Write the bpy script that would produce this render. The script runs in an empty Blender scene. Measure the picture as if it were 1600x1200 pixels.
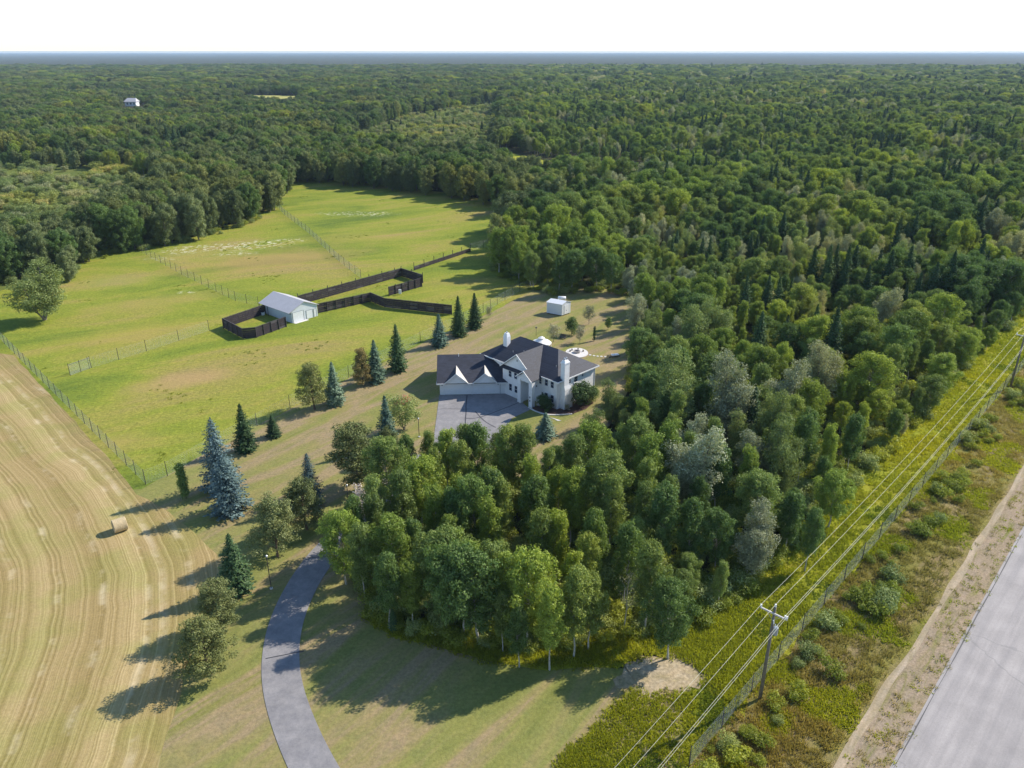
import bpy, bmesh, math, random
import numpy as np
from mathutils import Vector, Matrix, noise as mnoise

R = random.Random(7)
rng = np.random.default_rng(11)
S = bpy.context.scene
COL = S.collection
rad = math.radians

# ---------------------------------------------------------------- camera, sky, sun, exposure
CAM_H = 60.0
FPX = 1200.0
PITCH = math.atan(520 / 1200)
cam = bpy.data.cameras.new('camera')
cam.sensor_width = 36.0
cam.lens = 27.0
cam.clip_start = 1.0
cam.clip_end = 40000.0
camo = bpy.data.objects.new('camera', cam)
COL.objects.link(camo)
camo.location = (0, 0, CAM_H)
camo.rotation_euler = (math.pi / 2 - PITCH, 0, 0)
S.camera = camo

SUN_AZ, SUN_EL = rad(62), rad(38)
world = bpy.data.worlds.new('World')
S.world = world
world.use_nodes = True
wn = world.node_tree
sky = wn.nodes.new('ShaderNodeTexSky')
sky.sky_type = 'NISHITA'
sky.sun_disc = False
sky.sun_elevation = SUN_EL
sky.sun_rotation = SUN_AZ
sky.dust_density = 0.0
sky.ozone_density = 3.0
wn.links.new(sky.outputs[0], wn.nodes['Background'].inputs[0])
wn.nodes['Background'].inputs[1].default_value = 0.15
sl = bpy.data.lights.new('sun', 'SUN')
sl.energy = 5.0
sl.angle = rad(0.53)
sl.color = (1.0, 0.92, 0.80)
so = bpy.data.objects.new('sun', sl)
COL.objects.link(so)
sdir = Vector((math.sin(SUN_AZ) * math.cos(SUN_EL), math.cos(SUN_AZ) * math.cos(SUN_EL), math.sin(SUN_EL)))
so.rotation_euler = sdir.to_track_quat('Z', 'Y').to_euler()
so.location = (0, 0, 200)
S.view_settings.view_transform = 'Standard'
S.view_settings.look = 'None'
S.view_settings.gamma = 1.0
S.view_settings.use_curve_mapping = False
S.view_settings.exposure = 0.48
S.render.engine = 'CYCLES'
cy = S.cycles
cy.max_bounces = 5
cy.diffuse_bounces = 3
cy.glossy_bounces = 2
cy.transmission_bounces = 3
cy.transparent_max_bounces = 6
cy.volume_bounces = 0
cy.caustics_reflective = False
cy.caustics_refractive = False

# ---------------------------------------------------------------- helpers
_c, _s = math.cos(PITCH), math.sin(PITCH)


def P(x, y, z=0.0):
    """survey point: where the sight line of the photograph's pixel meets height z"""
    v = (600 - y) / FPX
    dz = -_s + v * _c
    t = (z - CAM_H) / dz
    return ((x - 800) / FPX * t, t * (_c + v * _s))


def to_px(X, Y, Z=0.0):
    d = Y * _c - (Z - CAM_H) * _s
    u = Y * _s + (Z - CAM_H) * _c
    return 800 + FPX * X / d, 600 - FPX * u / d


def in_poly(x, y, poly):
    c = False
    j = len(poly) - 1
    for i in range(len(poly)):
        xi, yi = poly[i]
        xj, yj = poly[j]
        if (yi > y) != (yj > y) and x < (xj - xi) * (y - yi) / (yj - yi) + xi:
            c = not c
        j = i
    return c


# ---- materials
def new_mat(name):
    m = bpy.data.materials.new(name)
    m.use_nodes = True
    nt = m.node_tree
    b = nt.nodes['Principled BSDF']
    return m, nt, b


def N(nt, t, **kw):
    n = nt.nodes.new(t)
    for k, v in kw.items():
        setattr(n, k, v)
    return n


def ramp(nt, src, stops, interp='LINEAR'):
    r = N(nt, 'ShaderNodeValToRGB')
    r.color_ramp.interpolation = interp
    el = r.color_ramp.elements
    while len(el) > 1:
        el.remove(el[-1])
    el[0].position = stops[0][0]
    el[0].color = (*stops[0][1], 1)
    for p, c in stops[1:]:
        e = el.new(p)
        e.color = (*c, 1)
    nt.links.new(src, r.inputs[0])
    return r.outputs[0]


def mapped(nt, scale=(1, 1, 1), rot=0.0, src='pos'):
    g = N(nt, 'ShaderNodeNewGeometry') if src == 'pos' else N(nt, 'ShaderNodeTexCoord')
    o = g.outputs['Position'] if src == 'pos' else g.outputs['Object']
    if rot:
        m0 = N(nt, 'ShaderNodeMapping')
        m0.inputs['Rotation'].default_value = (0, 0, -rot)
        nt.links.new(o, m0.inputs[0])
        o = m0.outputs[0]
    mp = N(nt, 'ShaderNodeMapping')
    mp.inputs['Scale'].default_value = scale
    nt.links.new(o, mp.inputs[0])
    return mp.outputs[0]


def noi(nt, vec, scale, detail=4, rough=0.6, dist=0.0):
    n = N(nt, 'ShaderNodeTexNoise')
    n.inputs['Scale'].default_value = scale
    n.inputs['Detail'].default_value = detail
    n.inputs['Roughness'].default_value = rough
    n.inputs['Distortion'].default_value = dist
    nt.links.new(vec, n.inputs['Vector'])
    return n.outputs[0]


def mixc(nt, fac, a, b, mode='MIX'):
    m = N(nt, 'ShaderNodeMix', data_type='RGBA', blend_type=mode)
    for i, v in ((0, fac), (6, a), (7, b)):
        if isinstance(v, (int, float)):
            m.inputs[i].default_value = v
        elif isinstance(v, tuple):
            m.inputs[i].default_value = (*v, 1)
        else:
            nt.links.new(v, m.inputs[i])
    return m.outputs[2]


def math_(nt, op, a, b=None, c=None):
    m = N(nt, 'ShaderNodeMath', operation=op)
    for i, v in enumerate((a, b, c)):
        if v is None:
            continue
        if isinstance(v, (int, float)):
            m.inputs[i].default_value = v
        else:
            nt.links.new(v, m.inputs[i])
    return m.outputs[0]


def bump(nt, b, h, strength, dist):
    n = N(nt, 'ShaderNodeBump')
    n.inputs['Strength'].default_value = strength
    n.inputs['Distance'].default_value = dist
    nt.links.new(h, n.inputs['Height'])
    nt.links.new(n.outputs[0], b.inputs['Normal'])


def plain(name, col, rough=0.6, metal=0.0, var=0.12, vs=2.0, bmp=0.0):
    m, nt, b = new_mat(name)
    v = mapped(nt)
    f = noi(nt, v, vs, 5, 0.65)
    c = ramp(nt, f, [(0.3, tuple(x * (1 - var) for x in col)), (0.7, tuple(min(1, x * (1 + var)) for x in col))])
    nt.links.new(c, b.inputs['Base Color'])
    b.inputs['Roughness'].default_value = rough
    b.inputs['Metallic'].default_value = metal
    if bmp:
        bump(nt, b, noi(nt, v, vs * 8, 4), bmp, 0.02)
    return m


def ground_mat(name, stops, fine, scale=0.06, stretch=(1, 1, 1), rot=0.0, extra=None, bstr=0.8, bdist=0.25, fs=3.0):
    """stops: broad patch colours; fine: (dark, light) multipliers of small clumps"""
    m, nt, b = new_mat(name)
    v = mapped(nt, stretch, rot)
    v0 = mapped(nt)
    c = ramp(nt, noi(nt, v, scale, 6, 0.62, 0.6), stops)
    f1 = noi(nt, v0, fs, 6, 0.75)
    k = ramp(nt, f1, [(0.32, (fine[0],) * 3), (0.68, (fine[1],) * 3)])
    c = mixc(nt, 1.0, c, k, 'MULTIPLY')
    f2 = noi(nt, v0, 0.45, 4, 0.7, 1.0)
    k2 = ramp(nt, f2, [(0.3, (0.86, 0.9, 0.9)), (0.72, (1.1, 1.06, 1.0))])
    c = mixc(nt, 1.0, c, k2, 'MULTIPLY')
    if extra:
        c = extra(nt, c, v0)
    nt.links.new(c, b.inputs['Base Color'])
    b.inputs['Roughness'].default_value = 0.95
    b.inputs['Specular IOR Level'].default_value = 0.1
    bump(nt, b, noi(nt, v0, fs * 0.6, 6, 0.8), bstr, bdist)
    return m


def leaf_mat(name, base, pale_tone, trans=0.35, spread=0.3, gain=2.35):
    base = tuple(x * gain for x in base)
    pale_tone = tuple(x * gain for x in pale_tone)
    m, nt, b = new_mat(name)
    nt.nodes.remove(b)
    out = nt.nodes['Material Output']
    g = N(nt, 'ShaderNodeNewGeometry')
    oi = N(nt, 'ShaderNodeObjectInfo')
    f = math_(nt, 'ADD', math_(nt, 'MULTIPLY', g.outputs['Random Per Island'], 0.55), math_(nt, 'MULTIPLY', oi.outputs['Random'], 0.45))
    c = ramp(nt, f, [(0.15, tuple(x * (1 - spread) for x in base)), (0.5, base), (0.9, pale_tone)])  # dark, base and pale leaf tones picked at random per leaf and tree
    # stand-scale tint: where the tree grows
    pn = N(nt, 'ShaderNodeTexNoise')
    pn.inputs['Scale'].default_value = 0.02
    pn.inputs['Detail'].default_value = 3
    nt.links.new(oi.outputs['Location'], pn.inputs['Vector'])
    t = ramp(nt, pn.outputs[0], [(0.36, (0.80, 0.86, 0.84)), (0.47, (0.96, 0.97, 0.93)), (0.55, (1.08, 1.04, 0.9)), (0.66, (1.4, 1.2, 0.7))])
    c = mixc(nt, 1.0, c, t, 'MULTIPLY')
    d = N(nt, 'ShaderNodeBsdfDiffuse')
    tr = N(nt, 'ShaderNodeBsdfTranslucent')
    gl = N(nt, 'ShaderNodeBsdfGlossy')
    gl.inputs['Roughness'].default_value = 0.45
    gl.inputs['Color'].default_value = (0.8, 0.85, 0.8, 1)
    nt.links.new(c, d.inputs['Color'])
    yel = mixc(nt, 1.0, c, (1.25, 1.25, 0.6), 'MULTIPLY')
    nt.links.new(yel, tr.inputs['Color'])
    mx = N(nt, 'ShaderNodeMixShader')
    mx.inputs[0].default_value = trans
    nt.links.new(d.outputs[0], mx.inputs[1])
    nt.links.new(tr.outputs[0], mx.inputs[2])
    m2 = N(nt, 'ShaderNodeMixShader')
    m2.inputs[0].default_value = 0.012
    nt.links.new(mx.outputs[0], m2.inputs[1])
    nt.links.new(gl.outputs[0], m2.inputs[2])
    nt.links.new(m2.outputs[0], out.inputs[0])
    return m


# ---- mesh collector: everything given in world metres, built into the parent's frame
class MB:
    def __init__(self):
        self.v = []
        self.f = []

    def face(self, pts):
        n = len(self.v)
        self.v += [tuple(p) for p in pts]
        self.f.append(tuple(range(n, n + len(pts))))
        return self

    def prism(self, bottom, top):
        """closed solid between two equal loops (bottom counter-clockwise seen from above)"""
        n = len(self.v)
        k = len(bottom)
        self.v += [tuple(p) for p in bottom] + [tuple(p) for p in top]
        self.f.append(tuple(reversed(range(n, n + k))))
        self.f.append(tuple(range(n + k, n + 2 * k)))
        for i in range(k):
            j = (i + 1) % k
            self.f.append((n + i, n + j, n + k + j, n + k + i))
        return self

    def box(self, x0, x1, y0, y1, z0, z1, T=None):
        a = [(x0, y0), (x1, y0), (x1, y1), (x0, y1)]
        T = T or (lambda x, y, z: (x, y, z))
        return self.prism([T(x, y, z0) for x, y in a], [T(x, y, z1) for x, y in a])

    def slab(self, pts, n, th):
        """planar polygon thickened by th along -n"""
        n = Vector(n).normalized() * th
        top = [Vector(p) for p in pts]
        return self.prism([p - n for p in top], top)

    def tube(self, pts, rads, k=6):
        pts = [Vector(p) for p in pts]
        n0 = len(self.v)
        for i, p in enumerate(pts):
            d = (pts[min(i + 1, len(pts) - 1)] - pts[max(i - 1, 0)]).normalized()
            a = d.orthogonal().normalized() if abs(d.z) < 0.9 else Vector((1, 0, 0))
            a = (a - d * a.dot(d)).normalized()
            b = d.cross(a)
            r = rads[i] if isinstance(rads, (list, tuple)) else rads
            for q in range(k):
                t = 2 * math.pi * q / k
                self.v.append(tuple(p + (a * math.cos(t) + b * math.sin(t)) * r))
        for i in range(len(pts) - 1):
            for q in range(k):
                w = (q + 1) % k
                self.f.append((n0 + i * k + q, n0 + i * k + w, n0 + (i + 1) * k + w, n0 + (i + 1) * k + q))
        self.f.append(tuple(n0 + q for q in reversed(range(k))))
        self.f.append(tuple(n0 + (len(pts) - 1) * k + q for q in range(k)))
        return self

    def build(self, name, mat, parent=None, smooth=False, local=False):
        me = bpy.data.meshes.new(name)
        vs = self.v
        if parent is not None and not local:
            inv = world_of(parent).inverted()
            vs = [tuple(inv @ Vector(p)) for p in vs]
        me.from_pydata(vs, [], self.f)
        me.update()
        if isinstance(mat, (list, tuple)):
            for q in mat:
                me.materials.append(q)
        elif mat:
            me.materials.append(mat)
        if smooth:
            me.shade_smooth()
        o = bpy.data.objects.new(name, me)
        COL.objects.link(o)
        if parent is not None:
            o.parent = parent
        return o


def world_of(o):
    m = Matrix.LocRotScale(o.location, o.rotation_euler, o.scale)
    return world_of(o.parent) @ m if o.parent else m


def tag(o, label=None, cat=None, group=None, kind=None):
    if label:
        o['label'] = label
    if cat:
        o['category'] = cat
    if group:
        o['group'] = group
    if kind:
        o['kind'] = kind
    return o


def thing(name, loc, label, cat, rz=0.0, group=None):
    o = bpy.data.objects.new(name, None)
    o.empty_display_size = 0.5
    COL.objects.link(o)
    o.location = (loc[0], loc[1], loc[2] if len(loc) > 2 else 0.0)
    o.rotation_euler = (0, 0, rz)
    return tag(o, label, cat, group)


def mesh_np(name, verts, quads, mat, tris=False):
    me = bpy.data.meshes.new(name)
    nv, nf, k = len(verts), len(quads), quads.shape[1]
    me.vertices.add(nv)
    me.vertices.foreach_set('co', np.ascontiguousarray(verts, dtype=np.float32).ravel())
    me.loops.add(nf * k)
    me.loops.foreach_set('vertex_index', np.ascontiguousarray(quads, dtype=np.int32).ravel())
    me.polygons.add(nf)
    me.polygons.foreach_set('loop_start', np.arange(0, nf * k, k, dtype=np.int32))
    me.update(calc_edges=True)
    me.materials.append(mat)
    return me


# ---------------------------------------------------------------- materials
def blob(nt, v, px, py, rx, ry, rot, soft=0.6):
    cx_, cy_ = P(px, py)
    a = N(nt, 'ShaderNodeVectorMath', operation='SUBTRACT')
    nt.links.new(v, a.inputs[0])
    a.inputs[1].default_value = (cx_, cy_, 0)
    r_ = N(nt, 'ShaderNodeVectorRotate', rotation_type='Z_AXIS')
    nt.links.new(a.outputs[0], r_.inputs['Vector'])
    r_.inputs['Angle'].default_value = -rot
    m_ = N(nt, 'ShaderNodeVectorMath', operation='MULTIPLY')
    nt.links.new(r_.outputs[0], m_.inputs[0])
    m_.inputs[1].default_value = (1 / rx, 1 / ry, 0)
    l_ = N(nt, 'ShaderNodeVectorMath', operation='LENGTH')
    nt.links.new(m_.outputs[0], l_.inputs[0])
    w_ = math_(nt, 'ADD', l_.outputs['Value'], math_(nt, 'MULTIPLY_ADD', noi(nt, v, 0.07, 5, 0.65), 1.6, -0.8))
    return ramp(nt, w_, [(0.25, (1, 1, 1)), (1.0, (0, 0, 0))])


def M_extra_flowers(nt, c, v):
    # dry ochre areas of the paddock and the white yarrow drifts
    for (px, py, rx, ry, rt, col, k) in ((430, 405, 34, 17, 0.5, (0.40, 0.25, 0.11), .8), (300, 400, 22, 10, 0.3, (0.36, 0.27, 0.10), .6), (285, 595, 13, 5, 0.5, (0.42, 0.27, 0.13), .75), (205, 520, 22, 9, .6, (0.37, 0.29, 0.07), .6),
                                    (190, 690, 10, 5, .4, (0.40, 0.28, 0.10), .6), (250, 470, 24, 7, .5, (0.36, 0.27, 0.09), .5), (560, 370, 30, 12, .3, (0.36, 0.27, 0.08), .4), (730, 440, 14, 6, .2, (0.38, 0.24, 0.10), .6), (690, 455, 10, 6, 0, (0.34, 0.30, 0.06), .5), (180, 440, 14, 10, 0, (0.30, 0.27, 0.10), .5)):
        c = mixc(nt, math_(nt, 'MULTIPLY', blob(nt, v, px, py, rx, ry, rt), k * .7), c, col)
    fl = noi(nt, v, 0.55, 4, 0.75)
    fm = ramp(nt, fl, [(0.53, (0, 0, 0)), (0.58, (1, 1, 1))])
    for (px, py, rx, ry, rt) in ((345, 388, 24, 7, .25), (395, 380, 20, 5, .3), (560, 334, 18, 6, 0), (365, 396, 10, 4, .1), (250, 405, 6, 3, 0), (290, 457, 3, 2, 0)):
        c = mixc(nt, math_(nt, 'MULTIPLY', math_(nt, 'MULTIPLY', blob(nt, v, px, py, rx, ry, rt), fm), .8), c, (0.66, 0.63, 0.46))
    return c


def M_extra_old(nt, c, v):
    # white yarrow patches and ochre dry streaks
    n1 = noi(nt, v, 0.045, 3, 0.5)
    n2 = noi(nt, v, 0.9, 3, 0.7)
    a = math_(nt, 'GREATER_THAN', n1, 0.63)
    b = math_(nt, 'GREATER_THAN', n2, 0.62)
    f = math_(nt, 'MULTIPLY', math_(nt, 'MULTIPLY', a, b), 0.55)
    return mixc(nt, f, c, (0.42, 0.42, 0.3))


MAT = {}
MAT['forest_floor'] = ground_mat('forest floor soil and litter', [(0.3, (0.028, 0.035, 0.014)), (0.55, (0.05, 0.05, 0.02)), (0.8, (0.075, 0.06, 0.03))], (0.6, 1.3), 0.15)
MAT['pasture'] = ground_mat('pasture grass', [(0.3, (0.115, 0.165, 0.026)), (0.42, (0.185, 0.23, 0.03)), (0.50, (0.24, 0.265, 0.036)), (0.57, (0.285, 0.265, 0.055)), (0.66, (0.31, 0.245, 0.085))],
                            (0.66, 1.28), 0.03, (0.6, 1.7, 1), rad(28), M_extra_flowers, 0.8, 0.3, 1.6)
MAT['lawn'] = ground_mat('dry mown lawn', [(0.28, (0.16, 0.18, 0.045)), (0.42, (0.225, 0.225, 0.07)), (0.50, (0.262, 0.226, 0.092)), (0.57, (0.305, 0.232, 0.135)), (0.68, (0.21, 0.205, 0.06))], (0.74, 1.2), 0.11, (0.3, 1.8, 1), rad(52), None, 0.6, 0.12, 2.6)
MAT['scrub_ground'] = ground_mat('rough meadow grass', [(0.3, (0.10, 0.135, 0.03)), (0.55, (0.15, 0.18, 0.04)), (0.8, (0.19, 0.18, 0.06))], (0.65, 1.25), 0.05, bdist=0.4)
MAT['verge'] = ground_mat('tall weedy verge grass', [(0.25, (0.22, 0.26, 0.022)), (0.45, (0.31, 0.33, 0.028)), (0.6, (0.37, 0.34, 0.04)), (0.78, (0.26, 0.28, 0.04))], (0.65, 1.3), 0.2, (1, 1, 1), 0, None, 1.0, 0.4, 2.5)
MAT['ditch'] = ground_mat('dry ditch grass', [(0.25, (0.17, 0.185, 0.03)), (0.45, (0.255, 0.225, 0.06)), (0.6, (0.31, 0.235, 0.12)), (0.78, (0.2, 0.2, 0.035))], (0.65, 1.25), 0.2, (0.35, 1.6, 1), rad(47), None, 1.0, 0.35, 2.5)
MAT['shoulder'] = ground_mat('sandy track verge', [(0.3, (0.19, 0.19, 0.05)), (0.45, (0.28, 0.22, 0.14)), (0.6, (0.34, 0.26, 0.19)), (0.75, (0.20, 0.19, 0.07))], (0.65, 1.3), 0.5, (0.3, 2.2, 1), rad(47), None, 0.6, 0.1, 4.0)
MAT['track'] = ground_mat('bare sandy track', [(0.3, (0.27, 0.22, 0.13)), (0.7, (0.45, 0.36, 0.27))], (0.75, 1.2), 0.5, (0.4, 2.2, 1), rad(47), None, 0.4, 0.05, 5.0)
MAT['far_field'] = ground_mat('far field', [(0.3, (0.33, 0.33, 0.09)), (0.7, (0.42, 0.38, 0.13))], (0.9, 1.1), 0.01)
MAT['bare'] = ground_mat('mown dry patch', [(0.3, (0.30, 0.25, 0.13)), (0.5, (0.40, 0.32, 0.21)), (0.7, (0.46, 0.38, 0.27))], (0.6, 1.3), 0.5, bdist=0.1)


def asphalt_mat(name, base, crack):
    m, nt, b = new_mat(name)
    v = mapped(nt)
    c = ramp(nt, noi(nt, v, 0.35, 5, 0.6), [(0.3, tuple(x * 0.88 for x in base)), (0.7, tuple(x * 1.1 for x in base))])
    k = ramp(nt, noi(nt, v, 9, 3, 0.8), [(0.3, (0.86,) * 3), (0.7, (1.1,) * 3)])
    c = mixc(nt, 1.0, c, k, 'MULTIPLY')
    if crack:
        ws = mapped(nt, (0.04, 1.1, 1), rad(47))
        k3 = ramp(nt, noi(nt, ws, 1.0, 4, 0.6), [(0.35, (0.86, 0.86, 0.87)), (0.65, (1.1, 1.09, 1.08))])
        c = mixc(nt, 1.0, c, k3, 'MULTIPLY')
    else:
        k3 = ramp(nt, noi(nt, v, 0.9, 6, 0.75), [(0.35, (0.8, 0.8, 0.82)), (0.65, (1.15, 1.13, 1.1))])
        c = mixc(nt, 1.0, c, k3, 'MULTIPLY')
    if crack:
        vo = N(nt, 'ShaderNodeTexVoronoi', feature='DISTANCE_TO_EDGE')
        vo.inputs['Scale'].default_value = crack
        nv = N(nt, 'ShaderNodeTexNoise')
        nv.inputs['Scale'].default_value = 0.6
        nt.links.new(v, nv.inputs['Vector'])
        vv = N(nt, 'ShaderNodeVectorMath', operation='MULTIPLY_ADD')
        nt.links.new(nv.outputs['Color'], vv.inputs[0])
        vv.inputs[1].default_value = (2, 2, 0)
        nt.links.new(v, vv.inputs[2])
        nt.links.new(vv.outputs[0], vo.inputs['Vector'])
        f = math_(nt, 'LESS_THAN', vo.outputs['Distance'], 0.003)
        c = mixc(nt, math_(nt, 'MULTIPLY', f, 0.25), c, (0.12, 0.12, 0.12))
    nt.links.new(c, b.inputs['Base Color'])
    b.inputs['Roughness'].default_value = 0.85
    bump(nt, b, noi(nt, v, 14, 4), 0.3, 0.02)
    return m


MAT['road'] = asphalt_mat('weathered road asphalt', (0.315, 0.292, 0.28), 0.045)
MAT['drive'] = asphalt_mat('driveway asphalt', (0.235, 0.228, 0.232), 0.0)
MAT['seal'] = plain('crack sealing tar', (0.03, 0.03, 0.035), 0.6)
MAT['concrete'] = plain('pale concrete', (0.6, 0.58, 0.55), 0.8, vs=1.2, bmp=0.2)


def hay_mat():
    m, nt, b = new_mat('mown hay stubble')
    v = mapped(nt)
    sp = N(nt, 'ShaderNodeSeparateXYZ')
    nt.links.new(v, sp.inputs[0])

    def line(a, c):
        (x0, y0), (x1, y1) = P(*a), P(*c)
        dx, dy = x1 - x0, y1 - y0
        L = math.hypot(dx, dy)
        nx, ny = dy / L, -dx / L
        return nx, ny, -(nx * x0 + ny * y0)
    out = []
    for a, c in (((0, 553), (225, 765)), ((345, 850), (285, 1060))):
        nx, ny, o = line(a, c)
        e = math_(nt, 'ADD', math_(nt, 'MULTIPLY', sp.outputs[0], nx), math_(nt, 'ADD', math_(nt, 'MULTIPLY', sp.outputs[1], ny), o))
        out.append(e)
    sm = math_(nt, 'SMOOTH_MIN', out[0], out[1], 22.0)
    wob = noi(nt, v, 0.05, 3, 0.5)
    sm = math_(nt, 'ADD', sm, math_(nt, 'MULTIPLY', wob, 3.0))
    # swath coordinate as texture vector: stripes come from 1D noise of the distance
    cb = N(nt, 'ShaderNodeCombineXYZ')
    nt.links.new(sm, cb.inputs[0])
    n1 = noi(nt, cb.outputs[0], 1.9, 4, 0.8)
    n2 = noi(nt, cb.outputs[0], 0.22, 2, 0.5)
    pm = mapped(nt, (1, 1, 1))
    n3 = noi(nt, pm, 0.12, 4, 0.6)
    w = N(nt, 'ShaderNodeMath', operation='SINE')
    nt.links.new(math_(nt, 'MULTIPLY', sm, 2 * math.pi / 4.6), w.inputs[0])
    row = math_(nt, 'POWER', math_(nt, 'MULTIPLY_ADD', w.outputs[0], 0.5, 0.5), 12.0)
    # windrow remains broken along the row
    cb2 = N(nt, 'ShaderNodeVectorMath', operation='ADD')
    nt.links.new(pm, cb2.inputs[0])
    cb2.inputs[1].default_value = (7, 3, 0)
    br = noi(nt, cb2.outputs[0], 0.16, 4, 0.7)
    row = math_(nt, 'MULTIPLY', row, math_(nt, 'SMOOTHSTEP', br, 0.0, 1.0) if False else math_(nt, 'MULTIPLY', ramp(nt, br, [(0.5, (0, 0, 0)), (0.68, (1, 1, 1))]), 0.6))
    c = ramp(nt, math_(nt, 'ADD', math_(nt, 'MULTIPLY', n1, 0.65), math_(nt, 'MULTIPLY', n2, 0.35)),
             [(0.36, (0.18, 0.138, 0.05)), (0.46, (0.275, 0.215, 0.09)), (0.54, (0.36, 0.285, 0.135)), (0.63, (0.50, 0.405, 0.21))])
    g = ramp(nt, n3, [(0.42, (1.06, 1.0, 0.98)), (0.62, (0.9, 0.97, 0.75))])
    c = mixc(nt, 1.0, c, g, 'MULTIPLY')
    k = ramp(nt, noi(nt, v, 3.2, 5, 0.8), [(0.32, (0.82,) * 3), (0.68, (1.16,) * 3)])
    c = mixc(nt, 1.0, c, k, 'MULTIPLY')
    c = mixc(nt, row, c, (0.62, 0.52, 0.34))
    ed = math_(nt, 'ABSOLUTE', math_(nt, 'SUBTRACT', sm, 4.2))
    ed = ramp(nt, math_(nt, 'MULTIPLY', math_(nt, 'DIVIDE', ed, 2.0), 1.0), [(0.06, (1, 1, 1)), (0.3, (0, 0, 0))])
    eb = ramp(nt, br, [(0.45, (0.0,) * 3), (0.62, (0.38,) * 3)])
    c = mixc(nt, math_(nt, 'MULTIPLY', ed, eb), c, (0.66, 0.55, 0.38))
    nt.links.new(c, b.inputs['Base Color'])
    b.inputs['Roughness'].default_value = 0.95
    b.inputs['Specular IOR Level'].default_value = 0.1
    h = math_(nt, 'ADD', n1, math_(nt, 'MULTIPLY', noi(nt, v, 4, 5, 0.8), 0.5))
    bump(nt, b, h, 0.5, 0.12)
    return m


MAT['hay'] = hay_mat()
MAT['shingle'] = None


def shingle_mat(name, base):
    m, nt, b = new_mat(name)
    v = mapped(nt)
    br = N(nt, 'ShaderNodeTexBrick')
    tc = N(nt, 'ShaderNodeTexCoord')
    sp = N(nt, 'ShaderNodeSeparateXYZ')
    nt.links.new(v, sp.inputs[0])
    cb = N(nt, 'ShaderNodeCombineXYZ')
    nt.links.new(math_(nt, 'ADD', sp.outputs[0], sp.outputs[1]), cb.inputs[0])
    nt.links.new(math_(nt, 'MULTIPLY', sp.outputs[2], 2.0), cb.inputs[1])
    nt.links.new(cb.outputs[0], br.inputs['Vector'])
    br.inputs['Scale'].default_value = 1.0
    br.inputs['Brick Width'].default_value = 0.9
    br.inputs['Row Height'].default_value = 0.3
    br.inputs['Mortar Size'].default_value = 0.02
    br.inputs['Color1'].default_value = (*[x * 0.8 for x in base], 1)
    br.inputs['Color2'].default_value = (*[x * 1.25 for x in base], 1)
    br.inputs['Mortar'].default_value = (*[x * 0.5 for x in base], 1)
    k = ramp(nt, noi(nt, v, 0.8, 5, 0.7), [(0.3, (0.85,) * 3), (0.7, (1.15,) * 3)])
    nt.links.new(mixc(nt, 1.0, br.outputs[0], k, 'MULTIPLY'), b.inputs['Base Color'])
    b.inputs['Roughness'].default_value = 0.70
    b.inputs['Specular IOR Level'].default_value = 0.5
    bump(nt, b, br.outputs['Fac'], 0.4, -0.02)
    return m


def siding_mat(name, base, period=0.2, axis=2, rough=0.6):
    m, nt, b = new_mat(name)
    v = mapped(nt)
    sp = N(nt, 'ShaderNodeSeparateXYZ')
    nt.links.new(v, sp.inputs[0])
    src = sp.outputs[2] if axis == 2 else math_(nt, 'ADD', sp.outputs[0], sp.outputs[1])
    fr = math_(nt, 'FRACT', math_(nt, 'DIVIDE', src, period))
    k = ramp(nt, noi(nt, v, 0.7, 5, 0.65), [(0.3, tuple(x * 0.9 for x in base)), (0.7, base)])
    nt.links.new(k, b.inputs['Base Color'])
    b.inputs['Roughness'].default_value = rough
    bump(nt, b, fr, 0.35, 0.02)
    return m


MAT['shingle'] = shingle_mat('charcoal asphalt shingles', (0.025, 0.029, 0.045))
MAT['cream_slope'] = plain('cream dormer slope', (0.50, 0.48, 0.44), 0.7)  # right dormer slopes are plain cream, the left ones dark shingle
MAT['stucco'] = siding_mat('white stucco', (0.84, 0.845, 0.85), 0.6)
MAT['trim'] = plain('white painted trim', (0.78, 0.78, 0.76), 0.5, var=0.04)
MAT['door'] = siding_mat('pale garage door', (0.86, 0.87, 0.88), 0.5)
MAT['glass'] = plain('dark window glass', (0.025, 0.04, 0.075), 0.08, var=0.3, vs=0.6)
MAT['metalroof'] = siding_mat('grey ribbed metal roofing', (0.50, 0.48, 0.49), 0.4, 0, 0.45)
MAT['metalwall'] = siding_mat('white ribbed metal cladding', (0.66, 0.69, 0.72), 0.3, 0, 0.5)
MAT['whitemetal'] = plain('white painted metal', (0.75, 0.76, 0.77), 0.4, var=0.05)
MAT['darkwood'] = plain('dark weathered boards', (0.032, 0.024, 0.029), 0.9, var=0.45, vs=1.4, bmp=0.4)
MAT['greywood'] = plain('grey weathered cap boards', (0.075, 0.066, 0.072), 0.9, var=0.3, vs=1.4)
MAT['post'] = plain('dark fence post wood', (0.05, 0.042, 0.04), 0.9, var=0.3)
MAT['polewood'] = plain('weathered pole wood', (0.17, 0.145, 0.11), 0.85, var=0.25, vs=3, bmp=0.3)
MAT['arm'] = plain('pale weathered cross arm', (0.55, 0.52, 0.50), 0.8, var=0.15)
MAT['wire'] = plain('galvanised wire', (0.42, 0.46, 0.44), 0.5, var=0.1)
MAT['cable'] = plain('bright aluminium line wire', (0.50, 0.49, 0.38), 0.5, 0.0, var=0.05)
MAT['darkmetal'] = plain('dark metal', (0.035, 0.033, 0.035), 0.5)
MAT['greymetal'] = plain('grey metal', (0.38, 0.40, 0.42), 0.4, 0.3)
MAT['canvas'] = plain('white canvas', (0.78, 0.77, 0.74), 0.8, var=0.05)
MAT['stone'] = plain('grey field stone', (0.33, 0.31, 0.30), 0.9, var=0.25, vs=4, bmp=0.5)
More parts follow.
